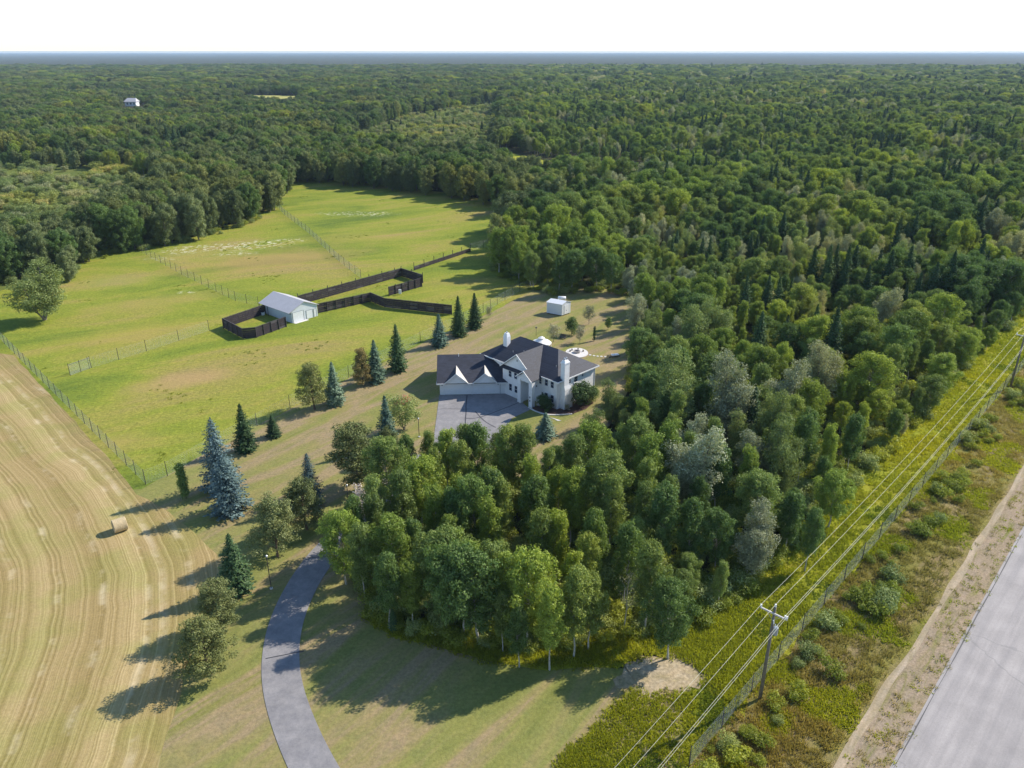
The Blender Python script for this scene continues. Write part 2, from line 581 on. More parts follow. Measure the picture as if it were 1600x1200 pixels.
MAT['mulch'] = plain('dark red brown mulch', (0.075, 0.035, 0.025), 0.95, var=0.4, vs=4, bmp=0.6)
MAT['ash'] = plain('black ash', (0.02, 0.02, 0.02), 0.95)


def bark_mat(name, base, marks=(0.05, 0.045, 0.04), f=0.6):
    m, nt, b = new_mat(name)
    tc = mapped(nt, (3, 3, 1.2), 0, 'obj')
    n = noi(nt, tc, 2.5, 4, 0.7)
    c = ramp(nt, n, [(0.34, marks), (0.44, tuple(x * 0.8 for x in base)), (0.7, base)])
    nt.links.new(c, b.inputs['Base Color'])
    b.inputs['Roughness'].default_value = 0.85
    return m


MAT['bark_aspen'] = bark_mat('pale aspen bark', (0.42, 0.40, 0.34))
MAT['bark_willow'] = bark_mat('grey willow bark', (0.2, 0.17, 0.14))
MAT['bark_dark'] = bark_mat('brown conifer bark', (0.13, 0.085, 0.06))
MAT['leaf_a0'] = leaf_mat('fresh green aspen leaves', (0.082, 0.112, 0.034), (0.145, 0.175, 0.05))
MAT['leaf_a1'] = leaf_mat('deep green aspen leaves', (0.052, 0.084, 0.027), (0.09, 0.13, 0.038))
MAT['leaf_a2'] = leaf_mat('yellow green aspen leaves', (0.10, 0.135, 0.028), (0.165, 0.2, 0.04))
MAT['leaf_w0'] = leaf_mat('grey green willow leaves', (0.15, 0.16, 0.105), (0.25, 0.25, 0.18), 0.25)
MAT['leaf_w1'] = leaf_mat('olive willow leaves', (0.10, 0.125, 0.045), (0.165, 0.185, 0.07), 0.28)
MAT['leaf_sc'] = leaf_mat('olive grey scrub leaves', (0.135, 0.14, 0.075), (0.21, 0.21, 0.12), 0.28)
MAT['leaf_p'] = leaf_mat('dull green poplar leaves', (0.07, 0.088, 0.036), (0.135, 0.15, 0.068), 0.25)
MAT['leaf_s'] = leaf_mat('dark spruce needles', (0.022, 0.042, 0.018), (0.05, 0.078, 0.03), 0.08)
MAT['leaf_b'] = leaf_mat('blue spruce needles', (0.04, 0.064, 0.068), (0.095, 0.135, 0.145), 0.05)
MAT['leaf_m'] = leaf_mat('blue green spruce needles', (0.045, 0.075, 0.055), (0.10, 0.14, 0.11), 0.06)
MAT['leaf_n'] = leaf_mat('olive pine needles', (0.078, 0.09, 0.034), (0.15, 0.155, 0.065), 0.15)
MAT['leaf_h'] = leaf_mat('brownish pine needles', (0.075, 0.065, 0.028), (0.14, 0.115, 0.055), 0.1)
MAT['leaf_red'] = leaf_mat('russet leaves', (0.20, 0.085, 0.055), (0.36, 0.17, 0.12), 0.2)
MAT['leaf_d'] = leaf_mat('dark shrub leaves', (0.03, 0.05, 0.02), (0.05, 0.08, 0.03), 0.15)
MAT['leaf_g'] = leaf_mat('grey shrub leaves', (0.12, 0.12, 0.085), (0.2, 0.19, 0.14), 0.2)
MAT['leaf_bl'] = leaf_mat('pale blossom', (0.34, 0.29, 0.30), (0.55, 0.48, 0.48), 0.2)
MAT['weed'] = leaf_mat('weed stems', (0.29, 0.32, 0.035), (0.40, 0.40, 0.045), 0.5, gain=1.0)
MAT['weed2'] = leaf_mat('dry grass stems', (0.27, 0.23, 0.09), (0.38, 0.31, 0.17), 0.45, gain=1.0)
MAT['weedp'] = leaf_mat('pasture grass stems', (0.17, 0.23, 0.03), (0.25, 0.29, 0.045), 0.4, gain=1.0)
MAT['weedd'] = leaf_mat('undergrowth leaves', (0.10, 0.12, 0.02), (0.17, 0.185, 0.03), 0.45)

# ---------------------------------------------------------------- tree prototypes


def leaf_quads(centers, nrm, size, asp=0.62):
    """rhombic leaf cards of leaf-cluster size; centers (n,3), nrm (n,3) unit, size (n,)"""
    n = len(centers)
    r = rng.normal(size=(n, 3))
    a = np.cross(nrm, r)
    a /= np.linalg.norm(a, axis=1)[:, None] + 1e-9
    b = np.cross(nrm, a)
    s = size[:, None]
    v = np.stack([centers + a * s, centers + b * s * asp, centers - a * s, centers - b * s * asp], 1).reshape(-1, 3)
    q = np.arange(4 * n).reshape(n, 4)
    return v, q


def clusters(cen, radii, per, size, up=0.45, rnd=0.6, flat=0.85, shell=0.55):
    C, Nn, Z = [], [], []
    for (c, r) in zip(cen, radii):
        k = max(6, int(per * (r / 0.8) ** 2))
        d = rng.normal(size=(k, 3))
        d /= np.linalg.norm(d, axis=1)[:, None]
        rr = r * (shell + (1 - shell) * rng.random(k) ** 0.7) * (0.8 + 0.3 * rng.random(k) + 0.55 * rng.random(k) ** 5)
        p = d * rr[:, None]
        p[:, 2] *= flat
        C.append(p + np.asarray(c))
        nn = d + rng.normal(size=(k, 3)) * rnd + np.array([0, 0, up])
        nn /= np.linalg.norm(nn, axis=1)[:, None]
        Nn.append(nn)
        Z.append(size * (0.65 + 0.7 * rng.random(k)))
    return np.concatenate(C), np.concatenate(Nn), np.concatenate(Z)


def trunk_mb(h, r0, lean=0.3, n=7, seed=0):
    rr = random.Random(seed)
    pts, rads = [], []
    x = y = 0
    for i in range(n):
        t = i / (n - 1)
        pts.append((x, y, h * t))
        rads.append(r0 * (1 - 0.88 * t) * (1.25 if i == 0 else 1))
        x += rr.uniform(-lean, lean)
        y += rr.uniform(-lean, lean)
    return pts, rads


def at_h(pts, z):
    for a, b in zip(pts, pts[1:]):
        if a[2] <= z <= b[2]:
            t = (z - a[2]) / (b[2] - a[2])
            return (a[0] + (b[0] - a[0]) * t, a[1] + (b[1] - a[1]) * t, z)
    return pts[-1]


def broadleaf(name, seed, h, rmax, base, nb, tilt, cr, per, size, lmat, bmat, prof, r0=0.16, stems=1, rnd=0.55, flat=0.85, skip=0.0):
    rr = random.Random(seed)
    mb = MB()
    cen, radii = [], []
    for s in range(stems):
        sh = h * (1 if s == 0 else rr.uniform(0.75, 0.95))
        pts, rads = trunk_mb(sh * 0.97, r0 * (1 if s == 0 else 0.75), 0.018 * h, 8, seed * 13 + s)
        if stems > 1:
            a = 2 * math.pi * s / stems + rr.random()
            sp = rmax * rr.uniform(0.35, 0.6)
            pts = [(p[0] + math.cos(a) * sp * (p[2] / sh) ** 0.8, p[1] + math.sin(a) * sp * (p[2] / sh) ** 0.8, p[2]) for p in pts]
        mb.tube(pts, rads, 6)
        az = rr.random() * 6
        kb = nb // stems
        for k in range(kb):
            t = base + (0.985 - base) * ((k + rr.random() * 0.8) / kb)
            az += 2.4 + rr.uniform(-0.5, 0.5)
            if rr.random() < skip:
                continue
            q = at_h(pts, sh * t * 0.97)
            L = rmax / (stems ** 0.45) * prof((t - base) / (1 - base)) * rr.uniform(0.55, 1.2)
            tl = tilt * rr.uniform(0.6, 1.3)
            d = Vector((math.cos(az) * math.cos(tl), math.sin(az) * math.cos(tl), math.sin(tl)))
            e = Vector(q) + d * L
            m = Vector(q) + d * L * 0.5 + Vector((0, 0, 0.06 * L))
            if L > 0.5:
                mb.tube([q, m, e], [max(0.015, r0 * 0.32 * (1 - t * 0.6)), 0.02, 0.008], 3)
            for f in ((1.0, 0.62) if L > 1.1 else (0.9,)):
                c = Vector(q) + d * L * f
                rad_ = cr * rr.uniform(0.75, 1.2) * (1 if f > 0.8 else 0.9)
                cen.append((c.x + rr.uniform(-.25, .25), c.y + rr.uniform(-.25, .25), c.z + rr.uniform(-.2, .3)))
                radii.append(rad_)
        cen.append((pts[-1][0], pts[-1][1], sh * 0.985))
        radii.append(cr * 0.7)
    C, Nn, Z = clusters(cen, radii, per, size, rnd=rnd, flat=flat)
    keep = C[:, 2] > 0.15
    v, q = leaf_quads(C[keep], Nn[keep], Z[keep])
    crown = mesh_np(name + ' crown', v, q, lmat)
    tm = bpy.data.meshes.new(name + ' trunk')
    tm.from_pydata(mb.v, [], mb.f)
    tm.materials.append(bmat)
    return tm, crown, h


def conifer(name, seed, h, rbase, lmat, base=0.03, gap=0.30, droop=0.25, power=0.68, size=0.23, dens=1.15, irr=0.22):
    rr = random.Random(seed)
    mb = MB()
    mb.tube([(0, 0, 0), (0, 0, h * 0.5), (0, 0, h)], [0.02 * h, 0.011 * h, 0.015], 6)
    C, Nn, Z = [], [], []
    z = h * base
    while z < h - 0.15:
        f = 1 - (z / h)
        Rr = rbase * (f ** power) * min(1, .62 + 2.6 * z / h)
        nb = max(4, int((5 + 8 * f) * dens))
        a0 = rr.random() * 6
        for k in range(nb):
            a = a0 + 2 * math.pi * k / nb + rr.uniform(-.15, .15)
            L = Rr * rr.uniform(1 - irr * 2, 1 + irr)
            n = max(3, int(L / 0.17))
            side = Vector((-math.sin(a), math.cos(a), 0))
            for i in range(n):
                t = (i + 0.6) / n
                wdt = 0.42 * L ** 0.5 * (1 - 0.72 * t)
                dz = -droop * L * t + 0.14 * L * t ** 3 + rr.uniform(-.05, .05)
                for sg in ((-1, 0, 1) if t < 0.8 else (0, 0.001)):
                    if sg and rr.random() < 0.15:
                        continue
                    p = Vector((math.cos(a), math.sin(a), 0)) * L * t + side * (sg * wdt * rr.uniform(.5, 1)) + Vector((0, 0, z + dz - abs(sg) * 0.05))
                    C.append(tuple(p))
                    nn = Vector((math.cos(a) * 0.55, math.sin(a) * 0.55, 0.75)) + Vector((rr.gauss(0, .35), rr.gauss(0, .35), rr.gauss(0, .3)))
                    Nn.append(tuple(nn.normalized()))
                    Z.append(size * rr.uniform(.7, 1.25) * (0.6 + 0.5 * f))
        z += gap * (0.55 + 0.6 * f) * rr.uniform(.85, 1.15)
    for k in range(10):
        C.append((rr.uniform(-.05, .05), rr.uniform(-.05, .05), h - rr.random() * 0.5))
        Nn.append(tuple(Vector((rr.gauss(0, 1), rr.gauss(0, 1), .3)).normalized()))
        Z.append(size * 0.6)
    v, q = leaf_quads(np.array(C), np.array(Nn), np.array(Z), 0.5)
    crown = mesh_np(name + ' crown', v, q, lmat)
    tm = bpy.data.meshes.new(name + ' trunk')
    tm.from_pydata(mb.v, [], mb.f)
    tm.materials.append(MAT['bark_dark'])
    return tm, crown, h


def oval(t):
    return (0.35 + 0.65 * math.sin(math.pi * min(1, (0.12 + t * 0.83))) ** 0.8) * (1.0 - 0.35 * t)


def dome(t):
    return max(0.25, math.sqrt(max(0.0, 1 - (t * 0.97) ** 2.4)))


def crownshape(t):
    return 0.5 + 0.55 * math.sin(math.pi * min(1.0, 0.15 + 0.8 * t)) - 0.38 * max(0, t - .6) / .4


def spire(t):
    return 0.25 + 0.85 * (1 - t) ** 0.75


PROTO = {}
PROTO['aspen'] = [broadleaf('aspen', 100 + i, 12, 3.5, 0.2, 84, rad(36), 0.7, 190, 0.12, MAT['leaf_a%d' % (i % 3)], MAT['bark_aspen'], crownshape, 0.15, flat=1.0) if i < 3 else
                  broadleaf('aspen', 100 + i, 12 + i % 2, 2.5, 0.26, 66, rad(40), 0.6, 220, 0.115, MAT['leaf_a%d' % (i % 3)], MAT['bark_aspen'], oval, 0.13, flat=1.1) for i in range(6)]
PROTO['willow'] = [broadleaf('willow', 200 + i, 11, 4.2, 0.14, 84, rad(42), 0.8, 150, 0.105, MAT['leaf_w%d' % (i % 2)], MAT['bark_willow'], dome, 0.2, 3, 0.9) for i in range(4)]
PROTO['poplar'] = [broadleaf('poplar', 300 + i, 14 + i % 2, 4.6, 0.05, 110, rad(34), 0.85, 150, 0.15, MAT['leaf_p'] if i != 2 else MAT['leaf_a1'], MAT['bark_willow'], crownshape, 0.2, 1 + i % 2, flat=1.0) for i in range(4)]
PROTO['spruce'] = [conifer('spruce', 400 + i, 10, 2.7, MAT['leaf_s']) for i in range(3)]
PROTO['bluespruce'] = [conifer('blue spruce', 420 + i, 10, 2.9, MAT['leaf_b'], size=0.2, power=0.55, gap=0.36) for i in range(2)]
PROTO['midspruce'] = [conifer('green spruce', 430 + i, 10, 2.7, MAT['leaf_m']) for i in range(2)]
PROTO['pine'] = [broadleaf('pine', 500 + i, 9, 2.7, 0.14, 76, rad(22), 0.62, 230, 0.095, MAT['leaf_n'], MAT['bark_dark'], spire if i != 1 else oval, 0.15, 1, 0.7, 0.75, 0.08) for i in range(3)]
PROTO['brownpine'] = [broadleaf('brown pine', 510, 9, 2.3, 0.04, 80, rad(25), 0.6, 230, 0.095, MAT['leaf_h'], MAT['bark_dark'], spire, 0.15, 1, 0.9, 0.75)]
PROTO['scrub'] = [broadleaf('scrub', 600 + i, 3.4, 2.5, 0.05, 30, rad(48), 0.7, 120, 0.11, MAT['leaf_sc'] if i % 2 else MAT['leaf_w1'], MAT['bark_willow'], dome, 0.08, 2) for i in range(3)]
PROTO['shrub_green'] = [broadleaf('green shrub', 620 + i, 2.2, 1.1, 0.05, 34, rad(50), 0.42, 260, 0.075, MAT['leaf_a1'], MAT['bark_willow'], dome, 0.05) for i in range(2)]
PROTO['shrub_grey'] = [broadleaf('grey shrub', 640 + i, 3.0, 1.5, 0.18, 36, rad(50), 0.42, 160, 0.075, MAT['leaf_g'], MAT['bark_willow'], dome, 0.05) for i in range(2)]
PROTO['shrub_dark'] = [broadleaf('dark shrub', 660 + i, 2.4, 1.5, 0.02, 60, rad(45), 0.45, 300, 0.08, MAT['leaf_d'], MAT['bark_willow'], dome, 0.05) for i in range(2)]
PROTO['column'] = [broadleaf('column', 680, 4, 0.45, 0.02, 80, rad(65), 0.3, 260, 0.07, MAT['leaf_s'], MAT['bark_dark'], oval, 0.05), broadleaf('column light', 681, 5, 0.62, 0.02, 110, rad(60), 0.42, 220, 0.08, MAT['leaf_a1'], MAT['bark_dark'], oval, 0.06)]
PROTO['russet'] = [broadleaf('russet tree', 690, 6, 3.0, 0.15, 40, rad(35), 0.7, 90, 0.11, MAT['leaf_w1'], MAT['bark_willow'], dome, 0.12, 2)]
PROTO['blossom'] = [broadleaf('pale tree', 695, 9, 1.9, 0.3, 30, rad(55), 0.55, 70, 0.13, MAT['leaf_bl'], MAT['bark_willow'], oval, 0.1, 1, 0.9, 0.85, 0.2)]
PROTO['bare'] = [broadleaf('sparse tree', 697, 9, 2.4, 0.35, 26, rad(40), 0.4, 30, 0.1, MAT['leaf_w0'], MAT['bark_aspen'], oval, 0.12, 1, 0.9, 0.85, 0.2)]
SRC = {}


def tree(kind, var, x, y, h, label, name, cat='tree', group=None, wide=1.0, rz=None):
    pl = PROTO[kind]
    tm, cm, h0 = pl[var % len(pl)]
    o = bpy.data.objects.new(name, None)
    o.empty_display_size = 0.5
    COL.objects.link(o)
    s = h / h0
    o.location = (x, y, 0)
    o.rotation_euler = (0, 0, R.random() * 6.28 if rz is None else rz)
    o.scale = (s * wide, s * wide, s)
    tag(o, label, cat, group)
    t = bpy.data.objects.new('trunk', tm)
    c = bpy.data.objects.new('crown', cm)
    for q in (t, c):
        COL.objects.link(q)
        q.parent = o
    SRC.setdefault((kind, var % len(pl)), (t, c))
    return o


# ---------------------------------------------------------------- ground sheets
def sheet(name, pts_w, mat, z, jitter=0.0, kind='structure', step=2.5, fq=.3):
    pts = []
    n = len(pts_w)
    for i in range(n):
        a, b = Vector(pts_w[i]).to_2d(), Vector(pts_w[(i + 1) % n]).to_2d()
        L = (b - a).length
        k = max(1, min(80, int(L / step))) if jitter else 1
        for q in range(k):
            p = a.lerp(b, q / k)
            if jitter:
                p = p + Vector((mnoise.noise(Vector((p.x * fq, p.y * fq, 1.7))), mnoise.noise(Vector((p.x * fq, p.y * fq, 9.1))))) * jitter
            pts.append(p)
    bm = bmesh.new()
    f = bm.faces.new([bm.verts.new((p.x, p.y, z)) for p in pts])
    if f.normal.z < 0:
        f.normal_flip()
    bmesh.ops.triangulate(bm, faces=[f])
    for f in bm.faces:
        f.normal_update()
        if f.normal.z < 0:
            f.normal_flip()
    me = bpy.data.meshes.new(name)
    bm.to_mesh(me)
    bm.free()
    me.materials.append(mat)
    o = bpy.data.objects.new(name, me)
    COL.objects.link(o)
    o['kind'] = kind
    return o


def W(lst):
    return [P(*p) for p in lst]


PX_PASTURE = [(-60, 470), (-30, 545), (90, 655), (205, 775), (234, 768), (262, 746), (300, 727), (345, 700), (430, 653), (500, 615), (545, 592), (600, 572), (657, 541), (700, 520), (760, 494), (800, 470), (850, 452), (905, 440), (930, 400), (900, 350), (850, 335), (720, 304), (600, 288), (470, 278), (440, 295), (415, 325), (330, 365), (200, 390), (110, 400), (60, 440)]
PX_LAWN = [(226, 763), (262, 744), (345, 698), (500, 613), (657, 538), (760, 492), (830, 455), (900, 448), (990, 455), (1010, 520), (990, 600), (960, 650), (930, 700), (900, 740), (690, 750), (640, 790), (600, 850), (580, 960), (700, 1012), (900, 1040), (1000, 1045), (1060, 1070), (1080, 1300), (60, 1400), (255, 1050), (290, 960), (300, 900), (290, 870), (240, 820), (190, 765)]
PX_HAY = [(-700, 540), (0, 552), (20, 556), (55, 592), (110, 652), (170, 718), (213, 772), (262, 800), (305, 832), (340, 868), (340, 900), (325, 960), (288, 1050), (250, 1200), (200, 1500), (-900, 1500), (-1500, 800)]
PX_EDGE = [(560, 960), (640, 975), (700, 955), (1000, 940), (1120, 935), (1190, 895), (1160, 1120), (1085, 1040), (1010, 1024), (960, 1042), (860, 1045), (760, 1035), (700, 1015), (620, 995)]

PX_BARE = [(965, 1050), (985, 1036), (1020, 1025), (1062, 1027), (1092, 1042), (1104, 1060), (1080, 1078), (1035, 1086), (985, 1080), (958, 1066)]

RA = (0.679, 0.734)   # along the road
RB = (0.734, -0.679)  # across, towards the road


def RW(w, s):
    return (RB[0] * w + RA[0] * s, RB[1] * w + RA[1] * s)


g = MB()
G0 = 25000
g.face([(-G0, -300, 0), (G0, -300, 0), (G0, 30000, 0), (-G0, 30000, 0)])
tag(g.build('ground', MAT['forest_floor']), kind='structure')


def strip(name, w0, w1, mat, z, jit=0.0, s0=-40, s1=900, step=3.0):
    if not jit:
        return sheet(name, [RW(w0, s0), RW(w1, s0), RW(w1, s1), RW(w0, s1)], mat, z)
    mb = MB()
    n = int((s1 - s0) / step)
    L = []
    for i in range(n + 1):
        s = s0 + (s1 - s0) * i / n
        L.append((w0 + mnoise.noise(Vector((s * .12, w0, 0))) * jit, w1 + mnoise.noise(Vector((s * .12, w1, 5))) * jit, s))
    for a, b in zip(L, L[1:]):
        mb.face([(*RW(a[0], a[2]), z), (*RW(a[1], a[2]), z), (*RW(b[1], b[2]), z), (*RW(b[0], b[2]), z)])
    return tag(mb.build(name, mat), kind='structure')


sheet('rough_meadow', W([(-1500, 330), (-300, 225), (60, 200), (330, 235), (400, 300), (330, 345), (180, 370), (90, 400), (40, 455), (-40, 560), (-700, 560), (-1500, 560)]), MAT['scrub_ground'], 0.01, 1.5)
sheet('far_meadow', W([(560, 205), (640, 180), (740, 160), (800, 160), (770, 200), (760, 235), (700, 222)]), MAT['scrub_ground'], 0.01, 3)
sheet('forest_clearing', W([(755, 262), (790, 238), (850, 250), (1010, 262), (1010, 285), (960, 290), (830, 285)]), MAT['verge'], 0.01, 2)
sheet('distant_field', W([(270, 163), (300, 155), (350, 153), (420, 155), (500, 153), (500, 149.5), (380, 149), (270, 152)]), MAT['far_field'], 0.02, 0)
sheet('pasture', W(PX_PASTURE), MAT['pasture'], 0.02, 1.2)
sheet('lawn', W(PX_LAWN), MAT['lawn'], 0.035, 0.8)
sheet('hay_field', W(PX_HAY), MAT['hay'], 0.05, 0.5)
strip('power_line_clearing', -31.5, -21.8, MAT['verge'], 0.02, 1.6, -60, 900)
sheet('wood_edge_grass', W(PX_EDGE), MAT['verge'], 0.065, 1.0)
strip('ditch_grass', -22.3, -11.6, MAT['ditch'], 0.03, 1.2)
strip('sandy_track', -12.75, -12.0, MAT['track'], 0.045, 0.5, step=1.0)
strip('track_verge', -12.2, -8.7, MAT['shoulder'], 0.038, 0.4)
strip('road', -8.9, 0.2, MAT['road'], 0.06)
strip('far_verge', 0.1, 14, MAT['ditch'], 0.03, 0.8)
strip('road_edge_cracks', -8.65, -8.57, MAT['seal'], 0.064, 0.12)
sheet('mown_patch', W(PX_BARE), MAT['bare'], 0.07, 1.3, step=0.3, fq=.8)

# driveway: ribbon then the pad in front of the garage
DR = [(660, 712), (628, 742), (590, 778), (555, 812), (526, 845), (497, 878), (470, 920), (450, 965), (440, 1010), (440, 1060), (455, 1120), (490, 1200), (560, 1320)]


def spline(pts, n):
    out = []
    q = [pts[0]] + list(pts) + [pts[-1]]
    for i in range(1, len(q) - 2):
        for k in range(n):
            t = k / n
            a, b, c, d = (Vector(p) for p in q[i - 1:i + 3])
            out.append(0.5 * ((2 * b) + (c - a) * t + (2 * a - 5 * b + 4 * c - d) * t * t + (3 * b - a - 3 * c + d) * t ** 3))
    out.append(Vector(pts[-1]))
    return out


dc = spline([P(*p) for p in DR], 5)
hw = 1.95
mb = MB()
edge = []
for i, p in enumerate(dc):
    d = (dc[min(i + 1, len(dc) - 1)] - dc[max(i - 1, 0)]).normalized()
    n = Vector((-d.y, d.x))
    edge.append((p + n * hw, p - n * hw))
for a, b in zip(edge, edge[1:]):
    mb.prism([(*a[0], -0.02), (*b[0], -0.02), (*b[1], -0.02), (*a[1], -0.02)][::-1], [(*a[0], 0.08), (*b[0], 0.08), (*b[1], 0.08), (*a[1], 0.08)][::-1])
tag(mb.build('driveway', MAT['drive']), kind='structure')
pad = W([(686.5, 618), (676, 700), (690, 712), (770, 700), (800, 654), (829, 640.5), (816, 629.3), (792, 615.5)])
PADZ = 0.09
sheet('parking_pad', pad, MAT['drive'], PADZ)
mb = MB()


def crackline(pts, w=0.09, z=PADZ + 0.006):
    q = spline([P(*p) for p in pts], 6)
    for i in range(len(q) - 1):
        d = (q[i + 1] - q[i]).normalized()
        n = Vector((-d.y, d.x)) * w
        mb.face([(*(q[i] - n), z), (*(q[i + 1] - n), z), (*(q[i + 1] + n), z), (*(q[i] + n), z)])


cp = lambda x, y: (670 + x / 5.926, 500 + y / 5.926)
crackline([cp(355, 700), cp(345, 790), cp(345, 850), cp(338, 930), cp(330, 1000), cp(240, 1050)])
crackline([cp(345, 915), cp(420, 915), cp(520, 890), cp(640, 845), cp(780, 790), cp(850, 760)])
crackline([cp(430, 850), cp(470, 895), cp(530, 950), cp(620, 1000)])
crackline([cp(80, 830), cp(180, 825), cp(330, 830)], 0.05)
tag(mb.build('crack_sealing', MAT['seal']), kind='structure')
for (xa, ya), (xb, yb) in (((415, 1030), (475, 1018)), ((480, 872), (525, 870))):
    mb = MB()
    a, b = Vector(P(xa, ya)), Vector(P(xb, yb))
    d = (b - a).normalized()
    n = Vector((-d.y, d.x)) * 0.07
    mb.face([(*(a - n), .084), (*(b - n), .084), (*(b + n), .084), (*(a + n), .084)])
    tag(mb.build('driveway_joint', MAT['seal']), kind='structure')

# ---------------------------------------------------------------- house
HA = rad(-45)
HO = (8.2, 126.6)
E1 = (math.cos(HA), math.sin(HA))
E2 = (-E1[1], E1[0])


def L(u, v, z):
    return (HO[0] + u * E1[0] + v * E2[0], HO[1] + u * E1[1] + v * E2[1], z)


house = thing('house', (*L(-8, 5, 0)[:2], 0), 'large two storey white stucco house with dark shingle roof and attached double garage', 'house', HA)


def part(mb, name, mat, parent=None, label=None, smooth=False):
    o = mb.build(name, mat, parent or house, smooth)
    if label:
        o['label'] = label
    return o


def hip(mb, u0, u1, v0, v1, ze, r0, r1, vr, zr, th=0.18):
    """hip roof solid with a flat soffit"""
    e = [L(u0, v0, ze), L(u1, v0, ze), L(u1, v1, ze), L(u0, v1, ze)]
    b = [L(u0, v0, ze - th), L(u1, v0, ze - th), L(u1, v1, ze - th), L(u0, v1, ze - th)]
    a, c = L(r0, vr, zr), L(r1, vr, zr)
    mb.face([e[0], e[1], c, a])
    mb.face([e[1], e[2], c])
    mb.face([e[2], e[3], a, c])
    mb.face([e[3], e[0], a])
    for i in range(4):
        j = (i + 1) % 4
        mb.face([b[i], b[j], e[j], e[i]])
    mb.face(b[::-1])


w_ = MB().box(-19.4, 0, 0, 10.6, 0, 5.5, L)
part(w_, 'wall', MAT['stucco'])
w_ = MB().box(-12.35, -6.9, -1.7, -0.01, 0, 5.45, L)
part(w_, 'wall', MAT['stucco'])
r_ = MB()
hip(r_, -19.9, 0.5, -0.5, 11.1, 5.72, -14.6, -4.7, 5.3, 9.15)
part(r_, 'roof', MAT['shingle'])
# cross gable over entrance: left slope, right slope running down over the porch
ks = 0.78
zr_, ur_ = 9.08, -8.43


def zc(u):
    return zr_ - abs(u - ur_) * ks


r_ = MB()
nl = Vector((-ks * E1[0], -ks * E1[1], 1))
nr = Vector((ks * E1[0], ks * E1[1], 1))
r_.slab([L(-12.7, -2.05, zc(-12.7)), L(ur_, -2.05, zr_), L(ur_, 5.2, zr_), L(-12.7, 5.2, zc(-12.7))], nl, 0.16)
r_.slab([L(ur_, -2.05, zr_), L(-5.65, -2.05, zc(-5.65)), L(-5.65, -3.05, zc(-5.65)), L(-3.6, -3.05, zc(-3.6)), L(-3.6, 1.0, zc(-3.6)), L(ur_, 5.2, zr_)], nr, 0.16)
zp = zc(-5.65)
r_.slab([L(-7.6, -3.05, zp - 1.95 * ks), L(-5.65, -3.05, zp), L(-5.65, -1.65, zp), L(-7.6, -1.65, zp - 1.95 * ks)], nl, 0.16)
part(r_, 'gable_roof', MAT['shingle'])
# skirt of shingles under the big gable
r_ = MB()
r_.prism([L(-12.7, -2.15, 5.42), L(-7.3, -2.15, 5.42), L(-7.3, -1.6, 5.42), L(-12.7, -1.6, 5.42)],
         [L(-12.7, -2.15, 5.5), L(-7.3, -2.15, 5.5), L(-7.3, -1.6, 6.05), L(-12.7, -1.6, 6.05)])
part(r_, 'skirt_roof', MAT['shingle'])
w_ = MB()
gp = [(-12.2, 5.8), (-5.5, 5.8), (-5.5, zc(-5.5) - .2), (ur_, zr_ - .2), (-12.2, zc(-12.2) - .2)]
w_.prism([L(u, -1.66, z) for u, z in gp][::-1], [L(u, -1.45, z) for u, z in gp][::-1])
part(w_, 'gable_wall', MAT['stucco'])
w_ = MB().box(-8.75, -8.4, -1.70, -1.665, 7.5, 7.9, L)
part(w_, 'vent', MAT['greymetal'])
# porch: two square pillars, beams, small gable
for u0 in (-7.45, -4.55):
    w_ = MB().box(u0, u0 + 0.8, -2.75, -1.95, 0.05, 5.1, L)
    for k in range(9):
        w_.box(u0 - 0.02, u0 + 0.82, -2.77, -1.93, 0.35 + k * 0.5, 0.37 + k * 0.5, L)
    part(w_, 'pillar', MAT['stucco'])
w_ = MB()
gp = [(-8.0, 4.95), (-4.1, 4.85), (-4.1, zc(-4.1) - .18), (-6.2, zp - .18), (-8.0, zp - 1.8 * ks - .18)]
w_.prism([L(-6.62, -2.7, 4.7), L(-4.58, -2.7, 4.7), L(-4.58, -2.45, 4.7), L(-6.62, -2.45, 4.7)], [L(-6.62, -2.7, 5.1), L(-4.58, -2.7, 5.1), L(-4.58, -2.45, 5.1), L(-6.62, -2.45, 5.1)])
w_.prism([L(u, -2.72, z) for u, z in [(-7.35, 5.101), (-3.85, 5.101), (-5.65, zp - .19)]][::-1], [L(u, -2.5, z) for u, z in [(-7.35, 5.101), (-3.85, 5.101), (-5.65, zp - .19)]][::-1])
part(w_, 'porch_gable', MAT['stucco'])
# rake boards
t_ = MB()


def rake(mb, a, b, v, w=0.22, d=0.08):
    (ua, za), (ub, zb) = a, b
    mb.prism([L(ua, v, za - w), L(ub, v, zb - w), L(ub, v + d, zb - w), L(ua, v + d, za - w)],
             [L(ua, v, za), L(ub, v, zb), L(ub, v + d, zb), L(ua, v + d, za)])


rake(t_, (-12.75, zc(-12.75) + .02), (ur_, zr_ + .02), -2.14)
rake(t_, (ur_, zr_ + .02), (-5.7, zc(-5.7) + .02), -2.14)
rake(t_, (-7.65, zp - 2.0 * ks + .02), (-5.65, zp + .02), -3.14)
rake(t_, (-5.65, zp + .02), (-3.55, zc(-3.55) + .02), -3.14)
part(t_, 'rake_board', MAT['trim'])
# fascia and gutters
t_ = MB()
for (a, b) in (((-19.95, -0.58), (-12.85, -0.5)), ((-3.55, -0.58), (0.58, -0.5))):
    t_.box(a[0], b[0], a[1], b[1], 5.5, 5.73, L)
t_.box(0.5, 0.58, -0.58, 11.18, 5.5, 5.73, L)
t_.box(-19.98, 0.58, 11.1, 11.18, 5.5, 5.73, L)
part(t_, 'gutter', MAT['trim'])
for (u, v) in ((-0.15, -0.1), (0.02, 10.45)):
    part(MB().box(u, u + 0.08, v, v + 0.08, 0.1, 5.5, L), 'downpipe', MAT['trim'])


